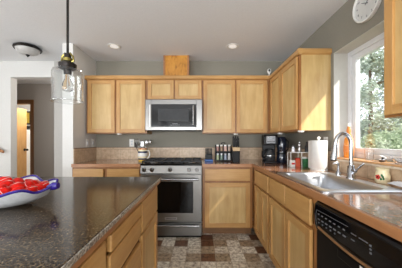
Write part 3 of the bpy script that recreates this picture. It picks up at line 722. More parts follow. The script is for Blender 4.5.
# cream pitcher with painted flower
t = thing('ceramic_pitcher', 'small cream ceramic pitcher with a painted red flower by the sink', 'pitcher', (1.245, 1.465, ZC), 0.0)
b_ = MB(M['cream'])
prof = [(0.0, 0.0), (0.036, 0.0), (0.042, 0.012), (0.043, 0.05), (0.036, 0.075), (0.034, 0.085), (0.040, 0.10), (0.037, 0.10), (0.031, 0.085), (0.0, 0.08)]
b_.lathe(prof, 28); b_.build('pitcher_body', t, smooth=True)
b_ = MB(M['cream']); b_.tube([(0.036, 0.0, 0.085), (0.05, -0.006, 0.08), (0.052, -0.006, 0.045), (0.041, 0, 0.025)], 0.005, 10); b_.build('handle', t, smooth=True)
b_ = MB(M['red'], M['green'], M['black'])
dv = Vector((-0.80, -0.60, 0)); sv = Vector((0.60, -0.80, 0))
def on(u, z, k=0.0435): a = u; d = (dv*math.cos(a)+sv*math.sin(a)); return (d.x*k, d.y*k, z)
for k in range(5):
    a = 2*PI*k/5; b_.ball(on(-0.35+0.20*math.cos(a), 0.042+0.010*math.sin(a)), 0.007, 0.007, 0.007, 10, 6)
b_.use(1)
for u, z in ((0.15, 0.055), (0.28, 0.045), (0.35, 0.032), (0.05, 0.03)): b_.ball(on(u, z), 0.006, 0.006, 0.009, 10, 6)
b_.use(2); b_.ball(on(-0.35, 0.042, 0.046), 0.005, 0.005, 0.005, 8, 6); b_.build('painted_flower', t, smooth=True, label='red flower with green leaves')
# towel crumpled
t = thing('dish_towel', 'crumpled white dish towel lying right of the cream pitcher', 'towel', (1.222, 1.235, ZC+0.009))
b_ = MB(M['cloth']); N = 26; g = [[None]*(N+1) for _ in range(N+1)]
from mathutils import noise as mn
for i in range(N+1):
    for j in range(N+1):
        u, v = i/N*2-1, j/N*2-1
        edge = max(0, 1-max(abs(u), abs(v))**3)
        hgt = 0.012+edge*(0.018+0.022*mn.noise(Vector((u*2.2, v*2.2, 3.1)))+0.014*mn.noise(Vector((u*5, v*5, 1.1))))
        g[i][j] = b_.bm.verts.new((u*0.06*(1+0.12*mn.noise(Vector((v*2, 0, 0)))), v*0.095*(1+0.15*mn.noise(Vector((u*2, 5, 0)))), max(0.003, hgt)))
for i in range(N):
    for j in range(N): b_.bm.faces.new((g[i][j], g[i+1][j], g[i+1][j+1], g[i][j+1]))
o = b_.build('towel_cloth', t, smooth='full'); md = o.modifiers.new('thick', 'SOLIDIFY'); md.thickness = 0.003; md.offset = 1
# paper towel
t = thing('paper_towel_roll', 'upright white paper towel roll on a holder near the window', 'paper towel', (1.168, 2.115, ZC))
b_ = MB(M['white']); b_.lathe([(0, 0), (0.078, 0), (0.08, 0.004), (0.078, 0.010), (0, 0.012)], 32); b_.cyl((0, 0, 0.01), (0, 0, 0.305), 0.008); b_.ball((0, 0, 0.313), 0.016); b_.build('holder', t, smooth=True)
b_ = MB(M['paper']); b_.lathe([(0.02, 0.013), (0.074, 0.013), (0.076, 0.016), (0.076, 0.288), (0.074, 0.291), (0.02, 0.291)], 40, close=True); b_.build('paper_roll', t, smooth=True)
b_ = MB(M['paper']); b_.box(-0.079, -0.0765, -0.02, 0.05, 0.016, 0.288); b_.build('loose_sheet', t, 0.001)
# outlet plate by window, switches
def plate(lb, loc, rz, kind):
    t = thing('wall_plate', lb, 'outlet' if kind == 'o' else 'light switch', loc, rz, 'wall plates')
    b_ = MB(M['white']); b_.box(-0.036, 0.036, -0.006, -0.0005, -0.058, 0.058); b_.build('cover', t, 0.002)
    if kind == 'o':
        for z in (-0.02, 0.02):
            b_ = MB(M['white_gloss'], M['black']); b_.cyl((0, -0.006, z), (0, -0.008, z), 0.0165, n=20)
            b_.use(1); b_.box(-0.008, -0.005, -0.0086, -0.0079, z-0.003, z+0.006); b_.box(0.005, 0.008, -0.0086, -0.0079, z-0.003, z+0.006); b_.build('socket', t)
    else:
        b_ = MB(M['white_gloss']); b_.poly([(-0.006, -0.032), (-0.012, 0.0), (-0.007, 0.032)], 'x', -0.016, 0.016); b_.build('rocker', t)
    return t
plate('white outlet plate on the back wall left of the utensil crock', (-1.065, YW-0.0005, 1.170), 0, 'o')
plate('white outlet plate on the right wall beside the paper towel roll', (XR-0.0005, 2.215, 1.185), -PI/2, 'o')
plate('white switch plate on the stub wall, nearer the room', (XS+0.0005, 3.06, 1.17), PI/2, 's')
plate('white switch plate on the stub wall, nearer the corner', (XS+0.0005, 3.22, 1.17), PI/2, 's')
# wire shelf with jars
t = thing('wire_shelf', 'small white wire countertop shelf between coffee maker and paper towels', 'shelf', (1.115, 2.40, ZC), -0.12)
b_ = MB(M['white'])
for x in (-0.115, 0.0, 0.115):
    for y in (-0.06, 0.06): b_.tube([(x, y, 0), (x, y, 0.158)], 0.0032, 8)
for y in (-0.06, 0.06): b_.tube([(-0.115, y, 0.158), (0.115, y, 0.158)], 0.0035, 8); 
for x in (-0.115, 0.115): b_.tube([(x, -0.06, 0.158), (x, 0.06, 0.158)], 0.0035, 8); b_.tube([(x, -0.06, 0.004), (x, 0.06, 0.004)], 0.003, 8)
b_.build('wire_frame', t, smooth=True)
b_ = MB(M['white'])
for k in range(9): b_.tube([(-0.115, -0.052+k*0.013, 0.1600), (0.115, -0.052+k*0.013, 0.1600)], 0.0016, 6)
b_.build('shelf_grid', t, smooth=True)
def onshelf(dx, dy, dz): 
    c_, s_ = math.cos(-0.12), math.sin(-0.12); return (1.115+dx*c_-dy*s_, 2.40+dx*s_+dy*c_, ZC+dz)
t = thing('shaker', 'short salt shaker with metal cap on top of the wire shelf', 'shaker', onshelf(-0.075, -0.01, 0.1622))
b_ = MB(M['white_gloss']); b_.lathe([(0, 0), (0.018, 0), (0.02, 0.01), (0.013, 0.05), (0, 0.05)], 18); b_.build('shaker_body', t, smooth=True)
b_ = MB(M['chrome']); b_.lathe([(0, 0.05), (0.014, 0.05), (0.014, 0.062), (0.008, 0.072), (0, 0.074)], 18); b_.build('cap', t, smooth=True)
t = thing('pepper_grinder', 'clear pepper grinder with metal top on the wire shelf', 'grinder', onshelf(-0.005, 0.0, 0.1622))
b_ = MB(M['nickel']); b_.lathe([(0, 0), (0.024, 0), (0.02, 0.012), (0.018, 0.06), (0.022, 0.07), (0, 0.07)], 18); b_.build('grinder_body', t, smooth=True)
b_ = MB(M['chrome']); b_.lathe([(0, 0.0702), (0.022, 0.0702), (0.020, 0.088), (0.008, 0.095), (0.012, 0.105), (0.010, 0.115), (0, 0.118)], 18); b_.build('grinder_top', t, smooth=True)
t = thing('oil_bottle', 'dark bottle standing at the right end of the wire shelf', 'bottle', onshelf(0.075, 0.0, 0.1622))
b_ = MB(M['dark_glass']); b_.lathe([(0, 0), (0.024, 0), (0.024, 0.06), (0.012, 0.08), (0.010, 0.10), (0, 0.10)], 18); b_.build('bottle_body', t, smooth=True)
b_ = MB(M['black']); b_.lathe([(0, 0.10), (0.012, 0.10), (0.011, 0.115), (0, 0.116)], 16); b_.build('cap', t, smooth=True)
t = thing('sugar_packet_box', 'small white box under the left of the wire shelf', 'box', onshelf(-0.088, -0.015, 0))
b_ = MB(M['white']); b_.box(-0.022, 0.022, -0.03, 0.03, 0, 0.07); b_.build('carton', t, 0.002); b_ = MB(M['red']); b_.box(-0.018, 0.018, -0.0308, -0.03, 0.025, 0.045); b_.build('printed_band', t)
t = thing('spice_tin', 'orange-red tin under the wire shelf middle', 'tin', onshelf(-0.030, -0.01, 0))
b_ = MB(plain('orange_red_tin', (196, 84, 54), 0.5)); b_.box(-0.026, 0.026, -0.02, 0.02, 0, 0.085); b_.build('tin_body', t, 0.004); b_ = MB(M['red']); b_.box(-0.022, 0.022, -0.018, 0.018, 0.0852, 0.095); b_.build('lid', t, 0.003)
t = thing('coffee_canister', 'round green canister with white lid under the wire shelf', 'canister', onshelf(0.055, 0.0, 0))
b_ = MB(M['green']); b_.lathe([(0, 0), (0.044, 0), (0.046, 0.004), (0.046, 0.085), (0.04, 0.09), (0, 0.09)], 24); b_.build('canister_body', t, smooth=True)
b_ = MB(M['white']); b_.lathe([(0, 0.0902), (0.03, 0.0902), (0.028, 0.108), (0, 0.110)], 20); b_.build('lid', t, smooth=True)
# coffee maker
t = thing('coffee_maker', 'black and silver drip coffee maker with glass carafe in the corner', 'coffee maker', (0.905, 2.80, ZC), -0.15)
b_ = MB(M['black']); b_.box(-0.085, 0.085, -0.08, 0.12, 0, 0.028); b_.box(-0.08, 0.08, 0.05, 0.12, 0.028, 0.25); b_.build('base', t, 0.008)
b_ = MB(M['black']); b_.poly([(-0.09, 0.235), (-0.09, 0.34), (-0.075, 0.365), (0.12, 0.365), (0.12, 0.235)], 'x', -0.088, 0.088); b_.build('brew_head', t, 0.01)
b_ = MB(plain('grey_plastic', (128, 130, 134), 0.35)); b_.box(-0.055, 0.055, -0.096, -0.0895, 0.255, 0.35); hd = b_.build('front_plate', t, 0.004)
b_ = MB(M['black_glass']); b_.box(-0.034, 0.034, -0.0985, -0.096, 0.305, 0.335); b_.build('display', hd)
b_ = MB(M['black'])
for k in range(4): b_.cyl((-0.036+k*0.024, -0.096, 0.278), (-0.036+k*0.024, -0.100, 0.278), 0.007, n=12)
b_.build('button', hd)
b_ = MB(M['dark_glass']); b_.lathe([(0, 0.029), (0.055, 0.029), (0.068, 0.06), (0.068, 0.10), (0.05, 0.15), (0.046, 0.165), (0, 0.165)], 24, (0, -0.02, 0)); ca = b_.build('carafe', t, smooth=True)
b_ = MB(M['black']); b_.lathe([(0, 0.1652), (0.048, 0.1652), (0.046, 0.18), (0, 0.185)], 24, (0, -0.02, 0)); b_.tube([(-0.045, -0.03, 0.16), (-0.10, -0.04, 0.155), (-0.10, -0.04, 0.08), (-0.066, -0.03, 0.07)], 0.009, 10); b_.build('carafe_handle', ca, smooth=True)
b_ = MB(M['steel_light']); b_.lathe([(0.0685, 0.095), (0.0700, 0.095), (0.0700, 0.105), (0.0685, 0.105)], 24, (0, -0.02, 0), True); b_.build('carafe_band', ca, smooth=True)
# second tall appliance
t = thing('coffee_brewer', 'tall rounded glossy dark blue-black appliance right of the coffee maker', 'appliance', (1.06, 2.79, ZC))
b_ = MB(M['navy_gloss']); b_.lathe([(0, 0), (0.062, 0), (0.066, 0.008), (0.064, 0.10), (0.055, 0.13), (0.058, 0.16), (0.066, 0.24), (0.060, 0.31), (0.042, 0.34), (0, 0.347)], 28); b_.build('housing', t, smooth=True)
b_ = MB(M['black']); b_.lathe([(0.0665, 0.125), (0.0675, 0.125), (0.0675, 0.14), (0.0665, 0.14)], 28, close=True); b_.tube([(0.03, -0.05, 0.31), (0.05, -0.085, 0.28), (0.045, -0.082, 0.18), (0.03, -0.052, 0.15)], 0.008, 10); b_.build('handle', t, smooth=True)
# knife block
t = thing('knife_block', 'black knife block with a pale band and upright black handles', 'knife block', (0.475, 2.88, ZC))
b_ = MB(M['black']); b_.poly([(-0.055, 0), (0.06, 0), (0.06, 0.19), (-0.055, 0.155)], 'x', -0.045, 0.045); b_.build('block', t, 0.004)
b_ = MB(M['tan']); b_.poly([(-0.057, 0.153), (0.062, 0.19), (0.062, 0.215), (-0.057, 0.20)], 'x', -0.046, 0.046); b_.build('top_band', t, 0.002, label='pale tan band')
for x, y, hh in ((-0.03, -0.03, .12), (0.0, -0.03, .115), (0.03, -0.03, .12), (-0.03, 0.02, .14), (0.0, 0.02, .145), (0.03, 0.02, .14)):
    b_ = MB(M['black'], M['nickel']); zb = 0.2075+y*0.13
    b_.box(x-0.010, x+0.010, y-0.008, y+0.008, zb, zb+hh); b_.use(1); b_.ball((x, y-0.0085, zb+hh*0.7), 0.003, 0.001, 0.003, 8, 6); b_.build('knife_handle', t, 0.004)
# spice rack
t = thing('spice_rack', 'two tier black spice rack on the back worktop', 'rack', (0.325, 3.03, ZC))
b_ = MB(M['black'])
for x in (-0.115, 0.115): b_.box(x-0.004, x+0.004, -0.035, 0.035, 0, 0.20)
b_.box(-0.115, 0.115, 0.028, 0.034, 0.0, 0.23); b_.build('side_frame', t, 0.001)
for z in (0.012, 0.135):
    box('shelf_board', M['black'], -0.111, 0.111, -0.035, 0.0275, z, z+0.008, t)
b_ = MB(M['black']); b_.tube([(-0.03, 0.03, 0.22), (-0.02, 0.03, 0.262), (0.02, 0.03, 0.262), (0.03, 0.03, 0.22)], 0.006, 8); b_.build('carry_handle', t, smooth=True)
cols = {0: ['pinkish', 'tan', 'cream', 'pale brown'], 1: ['green', 'dark green', 'blue grey', 'white']}
cc = {0: [(150, 112, 104), (150, 122, 96), (206, 168, 156), (164, 140, 122)], 1: [(160, 170, 134), (116, 134, 122), (150, 160, 178), (184, 182, 178)]}
where = ['at the left end', 'second from left', 'third from left', 'at the right end']
for row, z in ((0, 0.1435), (1, 0.0205)):
    for k in range(4):
        t = thing('spice_jar', 'spice jar with %s filling %s of the %s rack tier' % (cols[row][k], where[k], ('upper', 'lower')[row]), 'jar', (0.325-0.082+k*0.0545, 3.025, ZC+z), 0, 'spice jars in the rack')
        b_ = MB(plain('spice_%d_%d' % (row, k), cc[row][k], 0.2, coat=0.5)); b_.lathe([(0, 0), (0.020, 0), (0.021, 0.003), (0.021, 0.060), (0.016, 0.068), (0, 0.068)], 16); b_.build('glass_body', t, smooth=True)
        b_ = MB(M['white'] if row == 0 else M['nickel']); b_.lathe([(0, 0.0682), (0.0185, 0.0682), (0.0185, 0.090), (0, 0.092)], 16); b_.build('lid', t, smooth=True)
# steak knife holder
t = thing('utensil_holder', 'small dark holder of black handled knives on a blue base', 'holder', (0.115, 2.99, ZC))
b_ = MB(M['blue']); b_.box(-0.058, 0.058, -0.04, 0.04, 0, 0.030); b_.build('tray', t, 0.006, label='blue base')
b_ = MB(M['black']); b_.box(-0.05, 0.05, -0.032, 0.032, 0.0302, 0.10); b_.build('block', t, 0.003)
for k in range(5):
    b_ = MB(M['black']); x = -0.038+k*0.019; b_.box(x-0.0078, x+0.0078, -0.012, 0.008, 0.1002, 0.185); b_.build('knife_handle', t, 0.003)
# utensil crock
t = thing('utensil_crock', 'striped ceramic crock with a handle, left of the range', 'crock', (-0.835, 3.09, ZC))
stripes = [(0, .02, 'yellow'), (.02, .04, 'navy'), (.04, .065, 'cream'), (.065, .09, 'white'), (.09, .115, 'white'), (.115, .14, 'navy'), (.14, .165, 'cream'), (.165, .18, 'orange')]
b_ = MB(*[M[s_[2]] for s_ in stripes], M['red'])
def cr(z): return 0.058+0.010*math.sin(PI*min(1, z/0.18))
for i, (z0, z1, _) in enumerate(stripes):
    b_.use(i); b_.lathe([(cr(z0), z0), (cr((z0+z1)/2), (z0+z1)/2), (cr(z1), z1)], 28)
b_.use(3); b_.lathe([(cr(.18), .18), (cr(.18)-0.006, .18), (0.05, 0.02), (0, 0.02)], 28); b_.use(0); b_.lathe([(cr(0), 0), (0, 0)], 28)
bmesh.ops.remove_doubles(b_.bm, verts=b_.bm.verts[:], dist=0.0004)
b_.build('crock_body', t, smooth=True)
b_ = MB(M['white']); b_.tube([(0.055, -0.005, 0.15), (0.095, -0.012, 0.145), (0.108, -0.015, 0.10), (0.09, -0.012, 0.05), (0.06, -0.005, 0.035)], 0.008, 10); b_.build('handle', t, smooth=True)
def utensil(lb, nm, dx, dy, lean, hh, kind, mm):
    t = thing(nm, lb, 'utensil', (-0.835, 3.09, ZC+0.022), 0, 'utensils in the crock')
    p0 = Vector((dx*0.4, dy*0.4, 0.0)); p1 = Vector((dx+lean, dy, hh))
    b_ = MB(M[mm]); b_.tube([p0, p0.lerp(p1, 0.5), p1], 0.0045, 8); b_.build('handle', t, smooth=True)
    d = (p1-p0).normalized()
    b_ = MB(M[mm])
    if kind == 'whisk':
        for k in range(6):
            a = PI*k/6; s1 = Vector((math.cos(a), math.sin(a), 0)); pp = []
            for q in range(13):
                u = q/12; pp.append(p1+d*(0.10*math.sin(PI*u))+s1*(0.028*math.cos(PI*u))*math.sin(PI*u)**0.6 if 0 < q < 12 else p1)
            b_.tube(pp, 0.0014, 5, False)
        b_.build('whisk_wires', t, smooth=True)
    elif kind == 'spoon':
        b_.ball(p1+d*0.03, 0.024, 0.009, 0.036); b_.build('spoon_head', t, smooth=True)
    else:
        b_.box(p1.x-0.027, p1.x+0.027, p1.y-0.003, p1.y+0.003, p1.z-0.002, p1.z+0.075)
        b_.build('turner_head', t, 0.003)
utensil('wire whisk leaning left in the crock', 'whisk', -0.025, 0.0, -0.045, 0.20, 'whisk', 'nickel')
utensil('steel turner standing in the middle of the crock', 'spatula', 0.0, 0.01, -0.01, 0.185, 'turner', 'nickel')
utensil('steel spoon leaning right in the crock', 'serving_spoon', 0.02, 0.0, 0.03, 0.215, 'spoon', 'nickel')
utensil('brushed steel spoon leaning far right in the crock', 'serving_spoon', 0.03, 0.012, 0.06, 0.22, 'spoon', 'steel')
utensil('upright wire whisk near the middle of the crock', 'whisk', -0.02, -0.01, -0.02, 0.20, 'whisk', 'nickel')
utensil('dark turner leaning left behind the whisk', 'spatula', -0.03, 0.02, -0.07, 0.17, 'turner', 'dark_metal')
# small webcam on top of cabinets
t = thing('security_camera', 'small white camera with black eye on top of the corner cabinet', 'camera', (0.975, YU+0.05, UT+0.0585))
t.location = (0.965, YU-0.002, UT+0.0585)
b_ = MB(M['white']); b_.lathe([(0, 0), (0.022, 0), (0.022, 0.005), (0.008, 0.01), (0.006, 0.03), (0, 0.03)], 18); b_.build('stand', t, smooth=True)
b_ = MB(M['white']); b_.ball((0, 0, 0.062), 0.028, 0.022, 0.036); b_.build('camera_head', t, smooth=True)
b_ = MB(M['black_gloss']); b_.ball((-0.004, -0.019, 0.068), 0.014, 0.008, 0.018); b_.build('lens', t, smooth=True)

# ------------------------------------------------------------------ clock
t = thing('wall_clock', 'round white wall clock above the sink window', 'clock', (XR-0.001, 1.655, 2.268), -PI/2)
R = 0.138
b_ = MB(M['white']); 
def disc(mb, r0, r1, y0, y1, n=48):
    pr = [(r0, y0), (r1, y0), (r1, y1), (r0, y1)]
    rings = [[mb.bm.verts.new((r*math.cos(2*PI*i/n), -y, r*math.sin(2*PI*i/n))) for i in range(n)] for r, y in pr]
    for a, c_ in zip(rings, rings[1:]+[rings[0]]):
        for i in range(n): mb.bm.faces.new((a[i], a[(i+1) % n], c_[(i+1) % n], c_[i]))
disc(b_, R-0.012, R, 0, 0.028); b_.build('rim', t, 0.003, True)
b_ = MB(M['paper']); b_.cyl((0, 0, 0), (0, -0.014, 0), R-0.012, n=48); b_.build('dial', t)
b_ = MB(M['dim_mark'])
def hand(mb, ang, ln, wd, y):
    d = Vector((math.sin(ang), 0, math.cos(ang))); s_ = Vector((d.z, 0, -d.x))
    ps = [(-d*0.015+s_*wd), (-d*0.015-s_*wd), (d*ln-s_*wd*0.4), (d*ln+s_*wd*0.4)]
    v0 = [mb.bm.verts.new((p.x, y, p.z)) for p in ps]; v1 = [mb.bm.verts.new((p.x, y-0.0015, p.z)) for p in ps]
    mb.bm.faces.new(v0); mb.bm.faces.new(v1[::-1])
    for i in range(4): mb.bm.faces.new((v0[i], v0[(i+1) % 4], v1[(i+1) % 4], v1[i]))
hand(b_, math.radians(-62), 0.062, 0.004, -0.0155); b_.build('hour_hand', t)
b_ = MB(M['dim_mark']); hand(b_, math.radians(48), 0.092, 0.003, -0.0175); b_.build('minute_hand', t)
b_ = MB(M['grey_mark'])
for k in range(60):
    a = 2*PI*k/60; d = Vector((math.sin(a), 0, math.cos(a)))
    p = d*0.118; b_.box(p.x-0.001, p.x+0.001, -0.0148, -0.014, p.z-0.001, p.z+0.001)
b_.build('minute_marks', t)
dg = None
for k in range(1, 13):
    cu = bpy.data.curves.new('numeral', 'FONT'); cu.body = str(k); cu.size = 0.026; cu.extrude = 0.0004; cu.align_x = 'CENTER'; cu.align_y = 'CENTER'
    tmp = bpy.data.objects.new('tmp_numeral', cu); C.objects.link(tmp); bpy.context.view_layer.update()
    me = bpy.data.meshes.new_from_object(tmp.evaluated_get(bpy.context.evaluated_depsgraph_get()))
    bpy.data.objects.remove(tmp); me.name = 'numeral'; me.materials.clear(); me.materials.append(M['dim_mark'])
    o = bpy.data.objects.new('numeral', me); C.objects.link(o); o.parent = t
    a = 2*PI*k/12; o.location = (0.100*math.sin(a), -0.0148, 0.100*math.cos(a)); o.rotation_euler = (PI/2, 0, 0)

# ------------------------------------------------------------------ ceiling lights
for (x, lb) in ((-1.13, 'round recessed ceiling light left of the duct box'), (0.42, 'round recessed ceiling light right of the duct box')):
    t = thing('recessed_light', lb, 'ceiling light', (x, 2.80, H-0.0005), 0, 'recessed ceiling lights')
    b_ = MB(M['white']); b_.lathe([(0.052, 0), (0.080, 0), (0.080, -0.004), (0.072, -0.008), (0.052, -0.003)], 32, close=True); b_.build('trim_ring', t, smooth=True)
    b_ = MB(M['lamp']); b_.lathe([(0, -0.001), (0.0515, -0.001), (0.048, -0.005), (0, -0.006)], 24); b_.build('bulb', t, smooth=True)
    d = bpy.data.lights.new('downlight', 'AREA'); d.shape = 'DISK'; d.size = 0.1; d.energy = 0.7; d.color = (1, 0.93, 0.84)
    lo = bpy.data.objects.new('downlight', d); C.objects.link(lo); lo.parent = t; lo.location = (0, 0, -0.012)
t = thing('flush_ceiling_light', 'bowl shaped flush ceiling light with dark bronze ring and finial', 'ceiling light', (-2.26, 2.80, H-0.0005))
b_ = MB(M['dark_metal']); b_.lathe([(0, 0), (0.12, 0), (0.150, -0.020), (0.156, -0.034), (0.146, -0.050), (0.13, -0.045), (0.09, -0.012), (0, -0.012)], 36); b_.build('metal_ring', t, smooth=True, label='dark bronze ring')
b_ = MB(M['frosted']); b_.lathe([(0.132, -0.046), (0.126, -0.065), (0.104, -0.090), (0.06, -0.107), (0.0, -0.114)], 36); b_.build('glass_bowl', t, smooth=True, label='frosted white bowl')
b_ = MB(M['dark_metal']); b_.lathe([(0, -0.112), (0.024, -0.114), (0.022, -0.122), (0.010, -0.132), (0.006, -0.142), (0, -0.144)], 18); b_.build('finial', t, smooth=True)
# point lights added to brighten the hall and far room, no fixtures
for nm, loc, e_ in (('hall_fill', (-2.05, 4.15, 2.2), 20.0), ('far_room_fill', (-4.0, 5.6, 2.3), 60)):
    d = bpy.data.lights.new(nm, 'POINT'); d.energy = e_; d.shadow_soft_size = 0.12; d.color = (1, 0.93, 0.85)
    lo = bpy.data.objects.new(nm, d); C.objects.link(lo); lo.location = loc

# ------------------------------------------------------------------ pendant over the island
PX, PY = -0.748, 1.205
t = thing('pendant_lamp', 'clear glass jar pendant lamp on a dark rod over the island', 'pendant lamp', (PX, PY, 0))
b_ = MB(M['dark_metal']); b_.cyl((0, 0, 1.685), (0, 0, H-0.02), 0.0065, n=12); b_.build('rod', t, smooth=True)
b_ = MB(M['dark_metal']); b_.lathe([(0, H-0.001), (0.06, H-0.001), (0.058, H-0.016), (0.02, H-0.03), (0, H-0.03)], 24); b_.build('canopy', t, smooth=True)
b_ = MB(M['dark_metal']); b_.lathe([(0, 1.600), (0.030, 1.600), (0.044, 1.606), (0.046, 1.632), (0.036, 1.640), (0.020, 1.644), (0.018, 1.69), (0, 1.695)], 24)
b_.cyl((0, 0, 1.60), (0, 0, 1.575), 0.02, n=18); b_.build('socket_cap', t, smooth=True)
b_ = MB(M['brass']); 
for s_ in (-1, 1): b_.tube([(s_*0.012, 0, 1.642), (s_*0.034, 0, 1.65), (s_*0.030, 0, 1.675), (s_*0.012, 0, 1.695)], 0.006, 8)
b_.lathe([(0.0185, 1.648), (0.024, 1.648), (0.024, 1.664), (0.0185, 1.664)], 20, close=True)
b_.build('brass_yoke', t, smooth=True, label='brass fitting')
b_ = MB(M['jar_glass']); n = 36
prof = [(0.040, 1.612), (0.052, 1.606), (0.071, 1.598), (0.077, 1.584), (0.077, 1.432), (0.083, 1.420), (0.080, 1.419), (0.0745, 1.432), (0.0745, 1.583), (0.0695, 1.594), (0.05, 1.602), (0.038, 1.608)]
b_.lathe(prof, 40, close=True); b_.build('glass_jar', t, smooth='full')
b_ = MB(M['glass']); b_.lathe([(0, 1.574), (0.014, 1.574), (0.016, 1.55), (0.03, 1.515), (0.026, 1.485), (0, 1.474)], 20); b_.build('bulb', t, smooth=True)

# ------------------------------------------------------------------ bowl and candies on the island
BX, BY = -0.92, 0.95
t = thing('serving_bowl', 'white oval scalloped bowl with a blue-violet rim on the island', 'bowl', (BX, BY, ZC))
def rim(a):
    sc = 1+0.045*math.cos(9*a)
    return 0.265*sc, 0.165*sc, 0.078+0.010*math.cos(9*a)+0.016*max(0, math.sin(a))**2
b_ = MB(plain('white_glaze', (222, 224, 226), 0.15, coat=0.5), M['purple'])
n = 108; prof = [(0.0, 0.0), (0.38, 0.0), (0.46, 0.02), (0.68, 0.22), (0.86, 0.55), (0.97, 0.92), (1.0, 1.0), (0.965, 1.0), (0.92, 0.86), (0.80, 0.5), (0.6, 0.2), (0.4, 0.10), (0.0, 0.09)]
rows = []
for f, hz in prof:
    if f == 0: rows.append([b_.bm.verts.new((0, 0, hz*0.078))]); continue
    row = []
    for i in range(n):
        a = 2*PI*i/n; rx, ry, rz_ = rim(a); k = f**3
        rx2, ry2, rzz = 0.265*(1-k)+rx*k, 0.165*(1-k)+ry*k, 0.078*(1-k)+rz_*k
        row.append(b_.bm.verts.new((f*rx2*math.cos(a), f*ry2*math.sin(a), hz*rzz)))
    rows.append(row)
for ri, (a_, c_) in enumerate(zip(rows, rows[1:])):
    for i in range(n):
        j = (i+1) % n; u = []
        for x in (a_[i % len(a_)], a_[j % len(a_)], c_[j % len(c_)], c_[i % len(c_)]):
            if x not in u: u.append(x)
        fc = b_.bm.faces.new(u); fc.material_index = 0
b_.build('bowl_body', t, smooth='full')
b_ = MB(M['purple']); pts = []
for i in range(n+1):
    a = 2*PI*i/n; rx, ry, rz_ = rim(a); pts.append((rx*0.985*math.cos(a), ry*0.985*math.sin(a), rz_+0.001))
b_.tube(pts, 0.0058, 8, False); b_.build('rim_band', t, smooth=True, label='blue-violet rim')
b_ = MB(M['purple']); b_.tube([(0.245, 0, 0.078), (0.27, 0.0, 0.086), (0.288, 0, 0.088)], [0.012, 0.018, 0.014], 12); b_.build('end_tab', t, smooth=True, label='blue-violet end')
# candies
def candy_mesh():
    b_ = MB(M['red_gloss']); vs = b_.ball((0, 0, 0), 0.027, 0.023, 0.018, 16, 12)
    for v in vs: v.co += v.co.normalized()*0.0035*mn.noise(v.co*90)
    t = thing('wrapped_candy', 'glossy red lumpy sweet with a pale seam heaped in the white bowl', 'candy', (0, 0, 0), 0, 'red sweets in the bowl')
    b_.build('sweet', t, smooth='full')
    b_ = MB(M['pale_rib']); pts = [(0.0276*math.cos(2*PI*i/20), 0.0236*math.sin(2*PI*i/20)*0.75, 0.0186*math.sin(2*PI*i/20)*0.66) for i in range(21)]
    b_.tube(pts, 0.0009, 5, False); b_.build('seam', t, smooth=True, label='pale seam')
    return t
proto = candy_mesh(); kids = list(proto.children); first = True
spots = []
random.seed(3)
for layer, (fx, z, nn) in enumerate(((0.205, 0.076, 20), (0.160, 0.088, 14), (0.105, 0.097, 9))):
    for k in range(nn):
        a = 2*PI*k/nn+layer*0.4+random.uniform(-0.08, 0.08); spots.append((fx*math.cos(a), fx*0.54*math.sin(a), z))
for a in (0.0,): spots += [(0.05, 0.0, 0.108), (-0.03, 0.01, 0.108), (0.0, -0.035, 0.104)]
for (dx, dy, z) in spots:
    if first: r = proto; first = False
    else:
        r = proto.copy(); C.objects.link(r)
        for ch in kids:
            c_ = ch.copy(); C.objects.link(c_); c_.parent = r
    r.location = (BX+dx+random.uniform(-.004, .004), BY+dy, ZC+z)
    r.rotation_euler = (random.uniform(-0.5, 0.5), random.uniform(-0.5, 0.5), random.uniform(0, 2*PI))

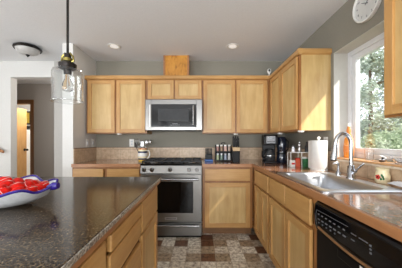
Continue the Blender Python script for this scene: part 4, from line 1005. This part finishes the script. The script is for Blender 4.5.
# ------------------------------------------------------------------ outside the window
struct(box('ground', M['earth'], 1.6, 30, -8, 30, -0.7, -0.6), 'grassy ground outside the window', 'ground')
def tree(name, label, cat, x, y, h, r, nl, leaf, mm, z0=-0.6, crown0=0.15, conic=True, group='trees and shrubs outside the window'):
    rng = random.Random(int(x*1000+y*77))
    t = thing(name, label, cat, (x, y, z0), 0, group)
    b_ = MB(M['bark'])
    b_.tube([(0, 0, 0), (0.03, 0.02, h*0.3), (0, 0.03, h*0.65), (0.02, 0, h*0.93)], [0.03*h*0.5, 0.024*h*0.5, 0.014*h*0.5, 0.004], 10)
    for k in range(9):
        z = h*(crown0+0.05+0.75*k/9); a = k*2.4; q = r*0.7*(1-0.6*k/9)
        b_.tube([(0, 0.02, z), (q*0.5*math.cos(a), q*0.5*math.sin(a), z+q*0.12), (q*math.cos(a), q*math.sin(a), z+q*0.2)], [0.02*h*0.3, 0.012*h*0.3, 0.004], 6)
    b_.build('trunk', t, smooth=True)
    b_ = MB(M[mm])
    cl = []
    for k in range(int(60*r*r)+30):
        u = rng.random(); z = h*(crown0+(1-crown0)*u)
        rad = r*((1-u)**0.7 if conic else math.sqrt(max(0.02, 1-(2*u-1)**2)))*(0.35+0.65*rng.random()**0.5); a = rng.uniform(0, 2*PI)
        cl.append(Vector((rad*math.cos(a), rad*math.sin(a), z)))
    for k in range(nl):
        c_ = cl[rng.randrange(len(cl))]+Vector((rng.gauss(0, 1), rng.gauss(0, 1), rng.gauss(0, 0.7)))*0.17*max(0.6, r*0.6)
        if c_.z < 0.03: c_.z = 0.03+rng.random()*0.1
        d = Vector((rng.gauss(0, 1), rng.gauss(0, 1), rng.gauss(0, 0.6))).normalized(); s_ = d.cross(Vector((rng.gauss(0, 1), rng.gauss(0, 1), rng.gauss(0, 1)))).normalized()
        l_ = leaf*rng.uniform(0.7, 1.4); w_ = l_*0.28
        vs = [b_.bm.verts.new(c_), b_.bm.verts.new(c_+d*l_*0.5+s_*w_), b_.bm.verts.new(c_+d*l_), b_.bm.verts.new(c_+d*l_*0.5-s_*w_)]
        b_.bm.faces.new(vs)
    b_.build('foliage', t)
    return t
tree('conifer_tree', 'tall grey-green tree nearest the window, filling its upper half', 'tree', 4.3, 5.4, 5.2, 1.1, 10000, 0.09, 'leaf_grey')
tree('conifer_tree', 'blue-green tree behind the nearest one, seen through the window', 'tree', 6.9, 6.8, 6.0, 1.5, 9000, 0.13, 'leaf_blue')
tree('conifer_tree', 'taller blue-green tree beyond the shrubs near the end cabinet', 'tree', 6.4, 10.2, 7.0, 1.6, 8000, 0.15, 'leaf_blue')
tree('leafy_shrub', 'round bright green shrub low outside the far half of the window', 'shrub', 2.75, 3.25, 1.85, 0.6, 7000, 0.06, 'leaf_green', crown0=0.02, conic=False)
tree('leafy_shrub', 'round pale shrub low outside the near half of the window', 'shrub', 3.95, 3.9, 2.0, 0.7, 8000, 0.07, 'leaf_green', crown0=0.02, conic=False)
tree('leafy_shrub', 'low grey shrub behind the front shrubs outside the window', 'shrub', 5.6, 4.5, 2.3, 0.9, 8000, 0.085, 'leaf_grey', crown0=0.02, conic=False)
